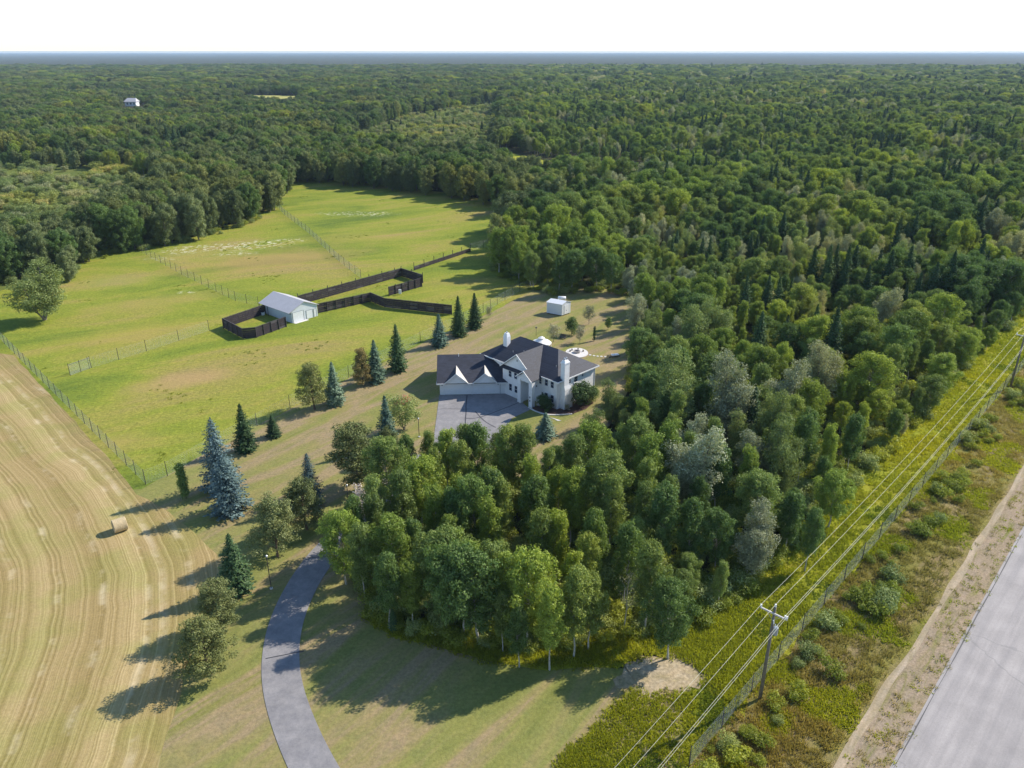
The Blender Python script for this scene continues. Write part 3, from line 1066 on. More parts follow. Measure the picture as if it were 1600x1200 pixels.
def window(u0, u1, z0, z1, v, axis='u', arch=False, parent=None):
    """a framed sash window set 3 cm proud with recessed dark panes"""
    fw = 0.045

    def T(a, d, z):
        return L(a, v - d, z) if axis == 'u' else L(v + d, a, z)
    fr = MB()

    def bx(a0, a1, d0, d1, za, zb):
        b4 = [(a0, d0), (a1, d0), (a1, d1), (a0, d1)]
        lo, hi = [T(a, d, za) for a, d in b4], [T(a, d, zb) for a, d in b4]
        if axis == 'u':
            lo, hi = lo[::-1], hi[::-1]
        return lo, hi
    for (a0, a1, za, zb) in ((u0, u0 + fw, z0, z1), (u1 - fw, u1, z0, z1), (u0 + fw, u1 - fw, z1 - fw, z1), (u0 + fw, u1 - fw, z0, z0 + fw), (u0 + fw, u1 - fw, (z0 + z1) / 2 - .015, (z0 + z1) / 2 + .015)):
        fr.prism(*bx(a0, a1, 0.005, 0.07, za, zb))
    fr.prism(*bx(u0 - .06, u1 + .06, 0.005, 0.11, z0 - .08, z0 - .002))
    f = part(fr, 'window', MAT['trim'])
    zm = (z0 + z1) / 2
    for za, zb in ((z0 + fw + .002, zm - .017), (zm + .017, z1 - fw - .002)):
        pn = MB().prism(*bx(u0 + fw + .002, u1 - fw - .002, 0.006, 0.03, za, zb))
        p = pn.build('pane', MAT['glass'], f)
    return f


for (u0, u1, z0, z1, v) in ((-10.75, -9.95, 3.95, 5.2, -1.7), (-9.3, -8.5, 3.95, 5.2, -1.7), (-10.65, -9.85, 1.15, 2.6, -1.7), (-9.2, -8.4, 1.15, 2.6, -1.7),
                            (-3.1, -2.3, 3.95, 5.3, 0), (-1.65, -0.85, 3.95, 5.3, 0), (-3.05, -2.25, 1.1, 2.6, 0), (-1.6, -0.8, 1.1, 2.6, 0), (-4.5, -3.9, 3.9, 4.9, 0)):
    window(u0, u1, z0, z1, v)
for (v0, v1, z0, z1) in ((4.5, 5.5, 4.0, 5.3), (6.6, 7.1, 4.6, 5.3), (2.9, 3.6, 4.3, 5.1)):
    window(v0, v1, z0, z1, 0, 'v')
d_ = MB().box(-3.95, -3.35, -0.05, -0.003, 0.5, 2.6, L)
fd = part(d_, 'front_door', MAT['trim'])
MB().box(-3.8, -3.5, -0.075, -0.052, 1.2, 2.4, L).build('pane', MAT['glass'], fd)
st = MB()
for k in range(3):
    st.box(-4.1, -3.25, -1.15 + k * 0.35, -0.08, 0.0 + k * 0.16, 0.16 + k * 0.16, L)
part(st, 'front_step', MAT['concrete'])
for u in (-4.15, -3.2):
    rl = MB()
    rl.tube([L(u, -1.2, 0.9), L(u, -0.1, 1.4)], 0.03, 4)
    for k in range(5):
        rl.tube([L(u, -1.2 + k * .27, 0.02), L(u, -1.2 + k * .27, 0.9 + k * .122)], 0.018, 4)
    part(rl, 'railing', MAT['trim'])
for q, (u, v, z) in enumerate(((-7.9, -1.78, 1.9), (-4.3, -2.83, 1.9), (-4.3, -2.83, 1.2), (-5.2, -0.08, 3.0))):
    part(MB().box(u, u + .18, v, v + .075, z, z + .3, L), 'wall_lamp', MAT['darkmetal'])
# chimneys
c_ = MB()
c_.box(0.003, 1.1, 0.8, 3.0, 0, 3.9, L)
c_.prism([L(0.003, 0.8, 3.9), L(1.1, 0.8, 3.9), L(1.1, 3.0, 3.9), L(0.003, 3.0, 3.9)], [L(0.003, 0.75, 4.7), L(0.95, 0.75, 4.7), L(0.95, 2.05, 4.7), L(0.003, 2.05, 4.7)])
c_.box(0.003, 0.95, 0.75, 2.05, 4.7, 8.9, L)
c_.box(-0.06, 1.01, 0.69, 2.11, 8.9, 9.15, L)
c_.prism([L(0.0, 0.75, 9.15), L(0.95, 0.75, 9.15), L(0.95, 2.05, 9.15), L(0.0, 2.05, 9.15)], [L(0.15, 0.95, 9.5), L(0.8, 0.95, 9.5), L(0.8, 1.85, 9.5), L(0.15, 1.85, 9.5)])
ch = part(c_, 'chimney', MAT['stucco'], label='tall white chimney with shouldered base on the end wall')
for v in (1.15, 1.65):
    k_ = MB().tube([L(0.45, v, 9.5), L(0.45, v, 9.85)], 0.11, 8).tube([L(0.45, v, 9.86), L(0.45, v, 9.96)], [0.2, 0.12], 8)
    k_.build('flue_cap', MAT['greymetal'], ch)
cx, cyy = P(792, 521, 10.0)
c_ = MB().box(-.5, .5, -.5, .5, 0, 9.4, lambda x, y, z: (cx + x * E1[0] + y * E2[0], cyy + x * E1[1] + y * E2[1], z))
c_.prism([(cx + x * E1[0] + y * E2[0], cyy + x * E1[1] + y * E2[1], 9.4) for x, y in ((-.5, -.5), (.5, -.5), (.5, .5), (-.5, .5))],
         [(cx + x * E1[0] + y * E2[0], cyy + x * E1[1] + y * E2[1], 10.1) for x, y in ((-.35, -.35), (.35, -.35), (.35, .35), (-.35, .35))])
ch = part(c_, 'chimney', MAT['stucco'], label='white chimney behind the roof')
MB().tube([(cx, cyy, 10.1), (cx, cyy, 10.4)], 0.14, 8).build('flue_cap', MAT['greymetal'], ch)
for (u, v) in ((-13.2, 1.9), (-11.0, 2.6), (-2.2, 2.0)):
    zz = 5.72 + (v + .5) * 0.591
    part(MB().tube([L(u, v, zz - .1), L(u, v, zz + .35)], 0.06, 6), 'roof_vent', MAT['greymetal'])

# garage wing, its own axes
GA = math.atan2(133.75 - 133.1, 12.59)
GO = (-13.67, 133.1)
g1 = (math.cos(GA), math.sin(GA))
g2 = (-g1[1], g1[0])


def Gf(s, t, z):
    return (GO[0] + s * g1[0] + t * g2[0], GO[1] + s * g1[1] + t * g2[1], z)


GX = 12.9
D1, D2 = (0.98, 5.85), (6.35, 11.25)
for q in ((0, 0.2, 0.2, 12.4), (0, D1[0], 0, 0.2), (D1[1], D2[0], 0, 0.2), (D2[1], GX, 0, 0.2), (0.2, GX, 12.2, 12.4)):
    part(MB().box(*q, 0.05, 2.6, Gf), 'garage_wall', MAT['stucco'])
w_ = MB()
w_.prism([Gf(0.0, 0.2, 2.6), Gf(0.2, 0.2, 2.6), Gf(0.2, 12.2, 2.6), Gf(0, 12.2, 2.6)], [Gf(0.0, 6.19, 5.7), Gf(0.2, 6.19, 5.7), Gf(0.2, 6.21, 5.7), Gf(0, 6.21, 5.7)])
part(w_, 'garage_gable', MAT['stucco'])
for (a, b) in (D1, D2):
    d_ = MB()
    n = 8
    for k in range(4):
        d_.box(a, b, 0.06, 0.12, 0.06 + k * 0.535, 0.06 + k * 0.535 + 0.52, Gf)
    gd = part(d_, 'garage_door', MAT['door'])
    # arched head
    h_ = MB()
    m_ = (a + b) / 2
    pts = []
    for k in range(n + 1):
        s = a + (b - a) * k / n
        zz = 2.02 + 0.18 * (1 - ((s - m_) / ((b - a) / 2)) ** 2)
        pts.append((s, zz))
    for (s0, z0), (s1, z1) in zip(pts, pts[1:]):
        h_.prism([Gf(s0, 0.0, z0), Gf(s1, 0.0, z1), Gf(s1, 0.2, z1), Gf(s0, 0.2, z0)], [Gf(s0, 0.0, 2.6), Gf(s1, 0.0, 2.6), Gf(s1, 0.2, 2.6), Gf(s0, 0.2, 2.6)])
    part(h_, 'door_head', MAT['stucco'])
zs = (5.75 - 2.5) / 6.8
r_ = MB()
nf = Vector((-zs * g2[0], -zs * g2[1], 1))
nb_ = Vector((zs * g2[0], zs * g2[1], 1))
r_.slab([Gf(-.55, -.6, 2.62), Gf(13.4, -.6, 2.62), Gf(15.5, 6.2, 5.87), Gf(-.55, 6.2, 5.87)], nf, 0.14)
r_.slab([Gf(-.55, 6.2, 5.87), Gf(15.5, 6.2, 5.87), Gf(13.4, 13, 2.62), Gf(-.55, 13, 2.62)], nb_, 0.14)
part(r_, 'garage_roof', MAT['shingle'])
for (a, b) in ((0.85, 5.45), (6.2, 10.9)):
    m_ = (a + b) / 2
    hw_ = (b - a) / 2
    za, zt = 2.62, 4.62
    sl_ = (zt - za) / hw_
    t0 = -0.85
    tb = -0.6 + (zt - 2.62) / zs
    dw = MB()
    dw.prism([Gf(a + .25, t0 + .25, za), Gf(b - .25, t0 + .25, za), Gf(m_, t0 + .25, zt - .2)][::-1], [Gf(a + .25, t0 + .45, za), Gf(b - .25, t0 + .45, za), Gf(m_, t0 + .45, zt - .2)][::-1])
    part(dw, 'dormer_gable', MAT['stucco'])
    dl = MB().slab([Gf(a, t0, za), Gf(m_, t0, zt), Gf(m_, tb, zt), Gf(a, -0.5, za)], Vector((-sl_, 0, 1)), 0.1)
    part(dl, 'dormer_roof', MAT['shingle'])
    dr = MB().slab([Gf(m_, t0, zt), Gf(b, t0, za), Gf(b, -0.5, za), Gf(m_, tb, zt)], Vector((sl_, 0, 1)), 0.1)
    part(dr, 'dormer_roof', MAT['cream_slope'], label='cream coloured right slope')
    tr = MB()
    for (sa, za_), (sb, zb_) in (((a - .05, za), (m_, zt + .05)), ((m_, zt + .05), (b + .05, za))):
        tr.prism([Gf(sa, t0 - .08, za_ - .2), Gf(sb, t0 - .08, zb_ - .2), Gf(sb, t0 - .002, zb_ - .2), Gf(sa, t0 - .002, za_ - .2)], [Gf(sa, t0 - .08, za_ + .04), Gf(sb, t0 - .08, zb_ + .04), Gf(sb, t0 - .002, zb_ + .04), Gf(sa, t0 - .002, za_ + .04)])
    part(tr, 'dormer_trim', MAT['trim'])
for a, b in ((-.55, .8), (5.5, 6.15), (10.95, 13.0)):
    part(MB().box(a, b, -.7, -.61, 2.42, 2.62, Gf), 'garage_gutter', MAT['trim'])
part(MB().box(-.63, -.56, -.6, 13.0, 2.40, 2.50, Gf), 'garage_gutter', MAT['trim'])
part(MB().box(D2[1] + .15, D2[1] + .23, -.06, -.003, .1, 2.4, Gf), 'downpipe', MAT['greymetal'])
for s in (0.45, 6.1, 11.05):
    part(MB().box(s - .08, s + .08, -.14, -.003, 2.0, 2.3, Gf), 'wall_lamp', MAT['darkmetal'])
part(MB().tube([Gf(3.6, 5.7, 5.5), Gf(3.6, 5.7, 6.2)], 0.06, 6), 'roof_vent', MAT['whitemetal'])

# planting bed, edging, splash pad
bed = [L(-3.9, -2.6, 0)[:2], L(-2.4, -3.3, 0)[:2], L(-0.2, -3.0, 0)[:2], L(1.6, -1.6, 0)[:2], L(3.2, 0.5, 0)[:2], L(3.6, 4, 0)[:2], L(2.8, 7, 0)[:2], L(0.02, 8, 0)[:2], L(0.02, -0.02, 0)[:2], L(-3.2, -0.02, 0)[:2]]
sheet('planting_bed', bed, MAT['mulch'], 0.10)
mb = MB()
q = spline([Vector(p) for p in [L(-4.3, -3.0, 0)[:2]] + bed[1:5]], 5)
for a, b in zip(q, q[1:]):
    d = (b - a).normalized()
    n = Vector((-d.y, d.x)) * 0.14
    mb.prism([(*(a + n), 0), (*(a - n), 0), (*(b - n), 0), (*(b + n), 0)], [(*(a + n), .16), (*(a - n), .16), (*(b - n), .16), (*(b + n), .16)])
tag(mb.build('bed_edging', MAT['concrete']), 'curved pale concrete edging around the bed by the front wall', 'edging')
x, y = P(867, 655)
tag(MB().slab([(x - .9, y + .5, .1), (x - .3, y + .25, .1), (x + 1.1, y - .75, .1), (x + .4, y - .8, .1), (x - .1, y - .1, .1)], (0, 0, 1), .08).build('paving_slab', MAT['concrete']), 'white concrete slab on the grass in front of the bed', 'slab')


def plant(kind, var, px, py, h, label, name='shrub', cat='shrub', group=None, wide=1.0):
    x, y = P(px, py)
    return tree(kind, var, x, y, h, label, name, cat, group, wide)


x, y = L(-2.3, -1.3, 0)[:2]
tree('shrub_dark', 0, x, y, 2.1, 'dark dense shrub under the front windows left of the white chimney', 'shrub', 'shrub', None, 0.9)
x, y = L(-0.9, -1.6, 0)[:2]
tree('shrub_dark', 1, x, y, 1.9, 'dark shrub at the front corner of the white house', 'shrub', 'shrub', None, 0.85)
x, y = L(1.9, 4.6, 0)[:2]
tree('shrub_dark', 0, x, y, 3.4, 'big rounded dark green shrub against the end wall of the house', 'shrub', 'shrub', None, 1.15)
x, y = L(2.2, 7.2, 0)[:2]
tree('shrub_green', 0, x, y, 2.6, 'light green shrub behind the rounded dark one beside the end wall', 'shrub', 'shrub', None, 1.3)
x, y = L(1.6, 1.0, 0)[:2]
tree('shrub_grey', 0, x, y, 1.1, 'small pale leaved plant at the foot of the white chimney', 'shrub', 'shrub', None, 1.2)
x, y = L(-0.4, -2.4, 0)[:2]
tree('shrub_green', 1, x, y, 0.7, 'low plant in the mulch bed beside the concrete edging', 'shrub', 'shrub', None, 1.3)

# ---------------------------------------------------------------- barn (metal shed building in the paddock)
c6 = lambda x, y: (330 + x / 4.706, 370 + y / 4.706)
c7 = lambda x, y: (560 + x / 4, 380 + y / 4)
B0 = Vector(P(*c6(598, 636)))
B1 = Vector(P(*c6(785, 582)))
ba = math.atan2(B1.y - B0.y, B1.x - B0.x)
bw = (B1 - B0).length
b1 = Vector((math.cos(ba), math.sin(ba)))
b2 = Vector((-b1.y, b1.x))
BL = 11.5


def B(s, t, z):
    p = B0 + b1 * s + b2 * t
    return (p.x, p.y, z)


barn = thing('barn', (B0.x, B0.y, 0), 'white metal clad barn with grey gabled roof and two vehicle doors in the paddock', 'barn', ba)
bh, br = 3.0, 4.6
w_ = MB().box(0, bw, 0, BL, 0, bh, B)
part(w_, 'wall', MAT['metalwall'], barn)
for t in (0.0, BL - .15):
    w_ = MB().prism([B(0, t, bh), B(bw, t, bh), B(bw, t + .15, bh), B(0, t + .15, bh)], [B(bw / 2 - .01, t, br - .05), B(bw / 2 + .01, t, br - .05), B(bw / 2 + .01, t + .15, br - .05), B(bw / 2 - .01, t + .15, br - .05)])
    part(w_, 'gable_wall', MAT['metalwall'], barn)
sb = (br - bh) / (bw / 2)
part(MB().slab([B(-.9, -.3, bh - .9 * sb + .1), B(bw / 2, -.3, br + .1), B(bw / 2, BL + 1.2, br + .1), B(-.9, BL + 1.2, bh - .9 * sb + .1)], (-sb * b1.x, -sb * b1.y, 1), .08), 'roof', MAT['metalroof'], barn)
part(MB().slab([B(bw / 2, -.3, br + .1), B(bw + .5, -.3, bh - .5 * sb + .1), B(bw + .5, BL + 1.2, bh - .5 * sb + .1), B(bw / 2, BL + 1.2, br + .1)], (sb * b1.x, sb * b1.y, 1), .08), 'roof', MAT['metalroof'], barn)
for s0, s1, z1, nm in ((0.35, 3.4, 2.5, 'vehicle_door'), (4.3, 6.1, 2.1, 'vehicle_door'), (6.5, 7.2, 2.0, 'side_door')):
    sc = bw / 7.6
    d_ = MB()
    for k in range(4):
        d_.box(s0 * sc, s1 * sc, -.05, -.004, .05 + k * z1 / 4, .03 + (k + 1) * z1 / 4, B)
    dd = part(d_, nm, MAT['whitemetal'], barn)
    f_ = MB()
    f_.box(s0 * sc - .1, s0 * sc - .003, -.08, -.004, 0, z1 + .1, B)
    f_.box(s1 * sc + .003, s1 * sc + .1, -.08, -.004, 0, z1 + .1, B)
    f_.box(s0 * sc - .003, s1 * sc + .003, -.08, -.004, z1 + .005, z1 + .1, B)
    f_.build('door_frame', MAT['greymetal'], dd)
f_ = MB()
f_.box(-.06, -.004, .2, 2.8, 2.15, 2.25, B)
part(f_, 'sliding_track', MAT['darkmetal'], barn)
part(MB().box(-.05, -.004, .3, 1.6, .05, 2.1, B), 'side_door', MAT['metalwall'], barn)
part(MB().box(.2, bw * .55, -1.0, -.1, 0, .06, B), 'apron', MAT['concrete'], barn)
# open bay posts at back left
for t in (BL - 2.5, BL + 1.0):
    part(MB().tube([B(-.75, t, 0), B(-.75, t, 2.75)], .08, 6), 'post', MAT['post'], barn)

# ---------------------------------------------------------------- dark board fence around the paddock
BOARD_ME = {}


def board_fence(pts, label, hgt=2.4, span=2.4, rows=5, side=1, group='dark board fences of the paddock', tall=0.0):
    w = [Vector(P(*p)) for p in pts]
    f = thing('board_fence', (*w[0], 0), label, 'fence', 0, group)
    for i, (a, b) in enumerate(zip(w, w[1:])):
        Ls = (b - a).length
        n = max(1, round(Ls / span))
        d = (b - a).normalized()
        nn = Vector((-d.y, d.x)) * side
        ang = math.atan2(d.y, d.x)
        key = round(Ls / n, 2)
        bh_ = hgt / rows
        for k in range(n):
            p = a.lerp(b, k / n)
            for r in range(rows):
                if (key, bh_) not in BOARD_ME:
                    for vv in range(3):
                        jj = [R.uniform(-.006, .006) for _ in range(4)]
                        m_ = MB().box(0.03, key - 0.01, -.02, .02, .01 + jj[0], bh_ - .012 + jj[1])
                        me = bpy.data.meshes.new('board')
                        me.from_pydata(m_.v, [], m_.f)
                        me.materials.append(MAT['darkwood'] if vv != 2 else MAT['greywood'])
                        BOARD_ME.setdefault((key, bh_), []).append(me)
                o = bpy.data.objects.new('board', BOARD_ME[(key, bh_)][2 if R.random() < .07 else R.randrange(2)])
                COL.objects.link(o)
                o.parent = f
                q = p + nn * R.uniform(-.012, .012)
                o.location = (q.x - w[0].x, q.y - w[0].y, .06 + r * bh_)
                o.rotation_euler = (0, R.uniform(-.006, .006), ang)
        for k in range(n + (1 if i == len(w) - 2 else 0)):
            p = a.lerp(b, k / n) + nn * .1
            th = hgt + .12 + (tall if k % 2 == 0 else 0)
            MB().box(p.x - .08, p.x + .08, p.y - .08, p.y + .08, 0, th).build('post', MAT['post'], f)
    # cap rail along the top
    m_ = MB()
    for a, b in zip(w, w[1:]):
        d = (b - a).normalized()
        n_ = Vector((-d.y, d.x)) * .07
        m_.prism([(*(a + n_), hgt + .13), (*(a - n_), hgt + .13), (*(b - n_), hgt + .13), (*(b + n_), hgt + .13)], [(*(a + n_), hgt + .17), (*(a - n_), hgt + .17), (*(b - n_), hgt + .17), (*(b + n_), hgt + .17)])
    m_.build('cap_rail', MAT['greywood'], f)
    return f


board_fence([c6(420, 560), c6(95, 674), c6(235, 750), c6(332, 742), c6(552, 662)], 'dark board fence enclosing the small pen left of the white barn', side=-1)
board_fence([c6(787, 563), c6(1175, 478), c6(1278, 520), c7(585, 447)], 'dark board fence running right from the barn and bending towards the spruces', side=-1)
board_fence([c6(645, 502), c6(1398, 292), c7(402, 250)], 'long dark board fence behind the barn with a squared far end', side=1, tall=.6)
board_fence([c7(396, 272), c7(190, 330)], 'short dark board fence piece with a white box on it facing the lawn', side=1, tall=.3)
board_fence([c7(350, 170), c7(702, 53)], 'low narrow dark board fence stretching away across the green pasture', hgt=1.1, rows=2, side=1, tall=1.2)
x, y = P(*c7(262, 320))
tag(MB().box(x - .35, x + .35, y - .5, y - .2, 0.3, 1.5).build('feed_box', MAT['whitemetal']), 'small white box fixed on the short dark board fence', 'box')
x, y = P(*c6(382, 575))
wt = thing('water_trough', (x, y, 0), 'white tub standing in the small pen behind the barn corner', 'trough')
MB().tube([(x, y, 0), (x, y, .75)], [.42, .5], 10).build('tub', MAT['whitemetal'], wt)
MB().tube([(x, y, .755), (x, y, .77)], [.4, .4], 10).build('water', MAT['glass'], wt)
x, y = P(*c6(445, 572))
wt = thing('barrel', (x, y, 0), 'white upright drum beside the open corner of the barn', 'barrel')
MB().tube([(x, y, 0), (x, y, 1.0)], .3, 10).build('drum', MAT['whitemetal'], wt)
MB().tube([(x, y, 1.003), (x, y, 1.04)], .31, 10).build('lid', MAT['greymetal'], wt)

# ---------------------------------------------------------------- wire game fences


def wire_fence(pts_w, label, hgt=2.4, span=5.0, vs=0.3, posts=True, rail=False, group='wire game fences on dark posts', wr=0.006, postpts=None, name='wire_fence'):
    w = [Vector(p) for p in pts_w]
    f = thing(name, (*w[0], 0), label, 'fence', 0, group)
    m_ = MB()

    def bar(a, b, r):
        d = (Vector(b) - Vector(a))
        dn = d.normalized()
        if abs(dn.z) > .9:
            o1, o2 = Vector((r, 0, 0)), Vector((0, r, 0))
        else:
            o1, o2 = Vector((0, 0, r)), Vector((-dn.y * r, dn.x * r, 0))
        n = len(m_.v)
        for q in (Vector(a), Vector(b)):
            m_.v += [tuple(q + o1), tuple(q - o1 * .5 + o2 * .87), tuple(q - o1 * .5 - o2 * .87)]
        for i in range(3):
            j = (i + 1) % 3
            m_.f.append((n + i, n + j, n + 3 + j, n + 3 + i))
    for a, b in zip(w, w[1:]):
        Ls = (b - a).length
        zs_ = [.1, .25, .42, .6, .8, 1.02, 1.28, 1.56, 1.86, 2.15, 2.38]
        for z in zs_:
            if z < hgt:
                bar((*a, z), (*b, z), wr)
        n = int(Ls / vs)
        for k in range(n):
            p = a.lerp(b, k / n)
            bar((*p, .1), (*p, hgt), wr)
    o = m_.build('wire_mesh', MAT['wire'], f)
    o['kind'] = 'stuff'
    pp = []
    for i, (a, b) in enumerate(zip(w, w[1:])):
        n = max(1, round((b - a).length / span))
        pp += [a.lerp(b, k / n) for k in range(n)]
    pp.append(w[-1])
    if postpts:
        pp = [Vector(p) for p in postpts]
    for p in pp:
        MB().tube([(p.x, p.y, 0), (p.x + R.uniform(-.04, .04), p.y, hgt + .25)], [.055, .045], 5).build('post', MAT['post'], f)
    if rail:
        MB().tube([(*w[0], hgt * .95), (*w[-1], hgt * .95)], .04, 5).build('rail', MAT['post'], f)
    return f


wire_fence([P(-60, 475), P(0, 530), P(110, 640), P(228, 757)], 'tall wire fence between the mown hay field and the pasture', span=4.2)
wire_fence([P(228, 757), P(262, 744), P(345, 697), P(500, 612), P(545, 590), P(657, 535), P(755, 489)], 'wire fence between the pasture and the row of spruces', span=7.5, vs=.5)
wire_fence([P(755, 489), P(777, 476), P(812, 456), P(850, 440)], 'wire fence running into the tree shadow behind the white shed', span=4, vs=.5)
wire_fence([P(327, 517), P(229, 549), P(140, 576)], 'wire fence running left from the board pen across the pasture', span=7, vs=.6)
wire_fence([P(143, 575), P(110, 587)], 'short pale wire gate panel standing in the left pasture', span=2.6, vs=.15, rail=True, wr=.012, name='wire_gate')
wire_fence([P(404, 479), P(368, 470), P(338, 456), P(284, 429), P(215, 391), P(185, 377)], 'wire fence running from the barn up the pasture to the left trees', span=4.5, vs=.6)
wire_fence([P(564, 435), P(530, 409), P(484, 366), P(445, 336), P(430, 320)], 'wire fence climbing the middle pasture from the long board fence', span=6, vs=.4, wr=.009)
wire_fence([P(735, 392), P(775, 382), P(830, 365)], 'wire fence continuing from the low board fence to the woods', span=7, vs=.6)
wire_fence([RW(-22.4, 48), RW(-22.4, 400)], 'long wire fence between the power line clearing and the road ditch', span=6.1, vs=.6, wr=.006)
# ---------------------------------------------------------------- power line
PH = 11.6
poles = [(RW(-21.6, 165.2), 'utility pole standing at the right edge beside the road fence'), (RW(-21.35, 59.9), 'near utility pole with a transformer and pale cross arm beside the road fence')]
arms = {}
for i, (p, lab) in enumerate(poles):
    po = thing('utility_pole', (*p, 0), lab, 'utility pole', 0, 'utility poles along the road')
    MB().tube([(*p, 0), (*p, PH)], [.19, .13], 10).build('pole', MAT['polewood'], po, True)
    A = lambda w, s, z: (p[0] + RB[0] * w + RA[0] * s, p[1] + RB[1] * w + RA[1] * s, z)
    arm = MB()
    arm.prism([A(-1.35, -.22, PH - .75), A(1.35, -.22, PH - .75), A(1.35, -.1, PH - .75), A(-1.35, -.1, PH - .75)], [A(-1.35, -.22, PH - .6), A(1.35, -.22, PH - .6), A(1.35, -.1, PH - .6), A(-1.35, -.1, PH - .6)])
    ao = arm.build('cross_arm', MAT['arm'], po)
    br_ = MB()
    for sg in (-1, 1):
        br_.tube([A(sg * .7, -.16, PH - .75), A(0, -.16, PH - 1.5)], .02, 4)
    br_.build('brace', MAT['greymetal'], po)
    for wv in (-1.3, 1.3, 1.12):
        MB().tube([A(wv, -.16, PH - .6), A(wv, -.16, PH - .5), A(wv, -.16, PH - .42), A(wv, -.16, PH - .3)], [.06, .1, .07, .09], 8).build('insulator', MAT['whitemetal'], po)
    MB().tube([A(0, 0, PH), A(0, 0, PH + .1), A(0, 0, PH + .2), A(0, 0, PH + .32)], [.06, .1, .07, .09], 8).build('insulator', MAT['whitemetal'], po)
    if i == 1:
        tr = MB().tube([A(.42, -.1, PH - 3.0), A(.42, -.1, PH - 2.95), A(.42, -.1, PH - 2.15), A(.42, -.1, PH - 2.1)], [.2, .24, .24, .2], 12).build('transformer', MAT['greymetal'], po)
        for dw_ in (.32, .52):
            MB().tube([A(dw_, -.1, PH - 2.1), A(dw_, -.1, PH - 1.8)], [.05, .03], 6).build('bushing', MAT['whitemetal'], tr)
        MB().tube([A(.2, -.25, PH - 1.75), A(.15, -.3, PH - 1.3)], .05, 6).build('fuse_cutout', MAT['whitemetal'], po)
        MB().tube([A(.2, -.1, PH - 2.6), A(.1, 0, PH - 2.6)], .05, 4).build('bracket', MAT['darkmetal'], po)
    arms[i] = [A(-1.3, -.16, PH - .29), A(0, 0, PH + .33), A(1.12, -.16, PH - .29), A(1.3, -.16, PH - .29)]
far3 = RW(-21.6, 275)
for k, lab in enumerate(('outermost overhead wire on the wood side', 'top overhead wire from pole top to pole top', 'inner one of the paired overhead wires on the road side', 'outer one of the paired overhead wires on the road side')):
    m_ = MB()
    a, b = Vector(arms[1][k]), Vector(arms[0][k])
    d = b - a
    spans = [(a - d, a), (a, b), (b, b + d)]
    for (p, q_) in spans:
        pts = []
        for i in range(17):
            t = i / 16
            v = p.lerp(q_, t)
            v.z -= 1.3 * 4 * t * (1 - t)
            pts.append(v)
        m_.tube(pts, .013, 5)
    tag(m_.build('overhead_wire', MAT['cable']), lab, 'wire', 'overhead wires of the power line')

# ---------------------------------------------------------------- garden things
x, y = P(189, 829)
ha = rad(38)
bale = thing('hay_bale', (x, y, 0), 'round straw coloured hay bale lying on the mown field', 'hay bale', ha)
rb_, lb = .95, .85
m_ = MB()
nn_ = 40
prof = [(-lb, rb_ * .93), (-lb * .94, rb_), (-lb * .4, rb_ * .985), (0, rb_ * 1.0), (lb * .4, rb_ * .985), (lb * .94, rb_), (lb, rb_ * .93)]
pts = []
for (xx, r) in prof:
    for k in range(nn_):
        t = 2 * math.pi * k / nn_
        rr_ = r * (1 + .012 * math.sin(7 * t + xx * 5))
        pts.append((xx, math.cos(t) * rr_, rb_ * .97 + math.sin(t) * rr_ * .97))
for i in range(len(prof) - 1):
    for k in range(nn_):
        w2 = (k + 1) % nn_
        m_.f.append((i * nn_ + k, (i + 1) * nn_ + k, (i + 1) * nn_ + w2, i * nn_ + w2))
m_.v = pts
ms, nt, bb = new_mat('rolled straw side')
vv = mapped(nt, (18, 1.5, 1.5), 0, 'obj')
nt.links.new(ramp(nt, noi(nt, vv, 1.5, 4, .7), [(.3, (.38, .29, .15)), (.7, (.66, .53, .33))]), bb.inputs['Base Color'])
bb.inputs['Roughness'].default_value = .95
bump(nt, bb, noi(nt, vv, 4, 4), .8, .05)
m_.build('straw_roll', ms, bale, False, True)
me_, nt, bb = new_mat('rolled straw end')
tc = N(nt, 'ShaderNodeTexCoord')
sp = N(nt, 'ShaderNodeSeparateXYZ')
nt.links.new(tc.outputs['Object'], sp.inputs[0])
rr_ = math_(nt, 'SQRT', math_(nt, 'ADD', math_(nt, 'POWER', sp.outputs[1], 2.0), math_(nt, 'POWER', math_(nt, 'SUBTRACT', sp.outputs[2], rb_ * .97), 2.0)))
sn = math_(nt, 'SINE', math_(nt, 'MULTIPLY', rr_, 55.0))
nt.links.new(ramp(nt, sn, [(.2, (.36, .28, .15)), (.8, (.55, .44, .26))]), bb.inputs['Base Color'])
bb.inputs['Roughness'].default_value = .95
bump(nt, bb, sn, .6, .03)
for sg in (-1, 1):
    m_ = MB()
    m_.face([(sg * lb * .995, math.cos(2 * math.pi * k / nn_) * rb_ * .93, rb_ * .97 + math.sin(2 * math.pi * k / nn_) * rb_ * .9) for k in range(nn_)][::sg])
    m_.build('rolled_end', me_, bale, False, True)

# white garden shed with gabled roof, on skids
c9 = lambda x, y: (830 + x / 9.23, 440 + y / 9.23)
S0 = Vector(P(*c9(441, 502)))
S1 = Vector(P(*c9(222, 462)))
S2 = Vector(P(*c9(565, 458)))
s1_ = (S2 - S0)
sw = s1_.length
s1_.normalize()
s2_ = (S1 - S0)
sl2 = s2_.length
s2_.normalize()


def SH(s, t, z):
    p = S0 + s1_ * s + s2_ * t
    return (p.x, p.y, z)


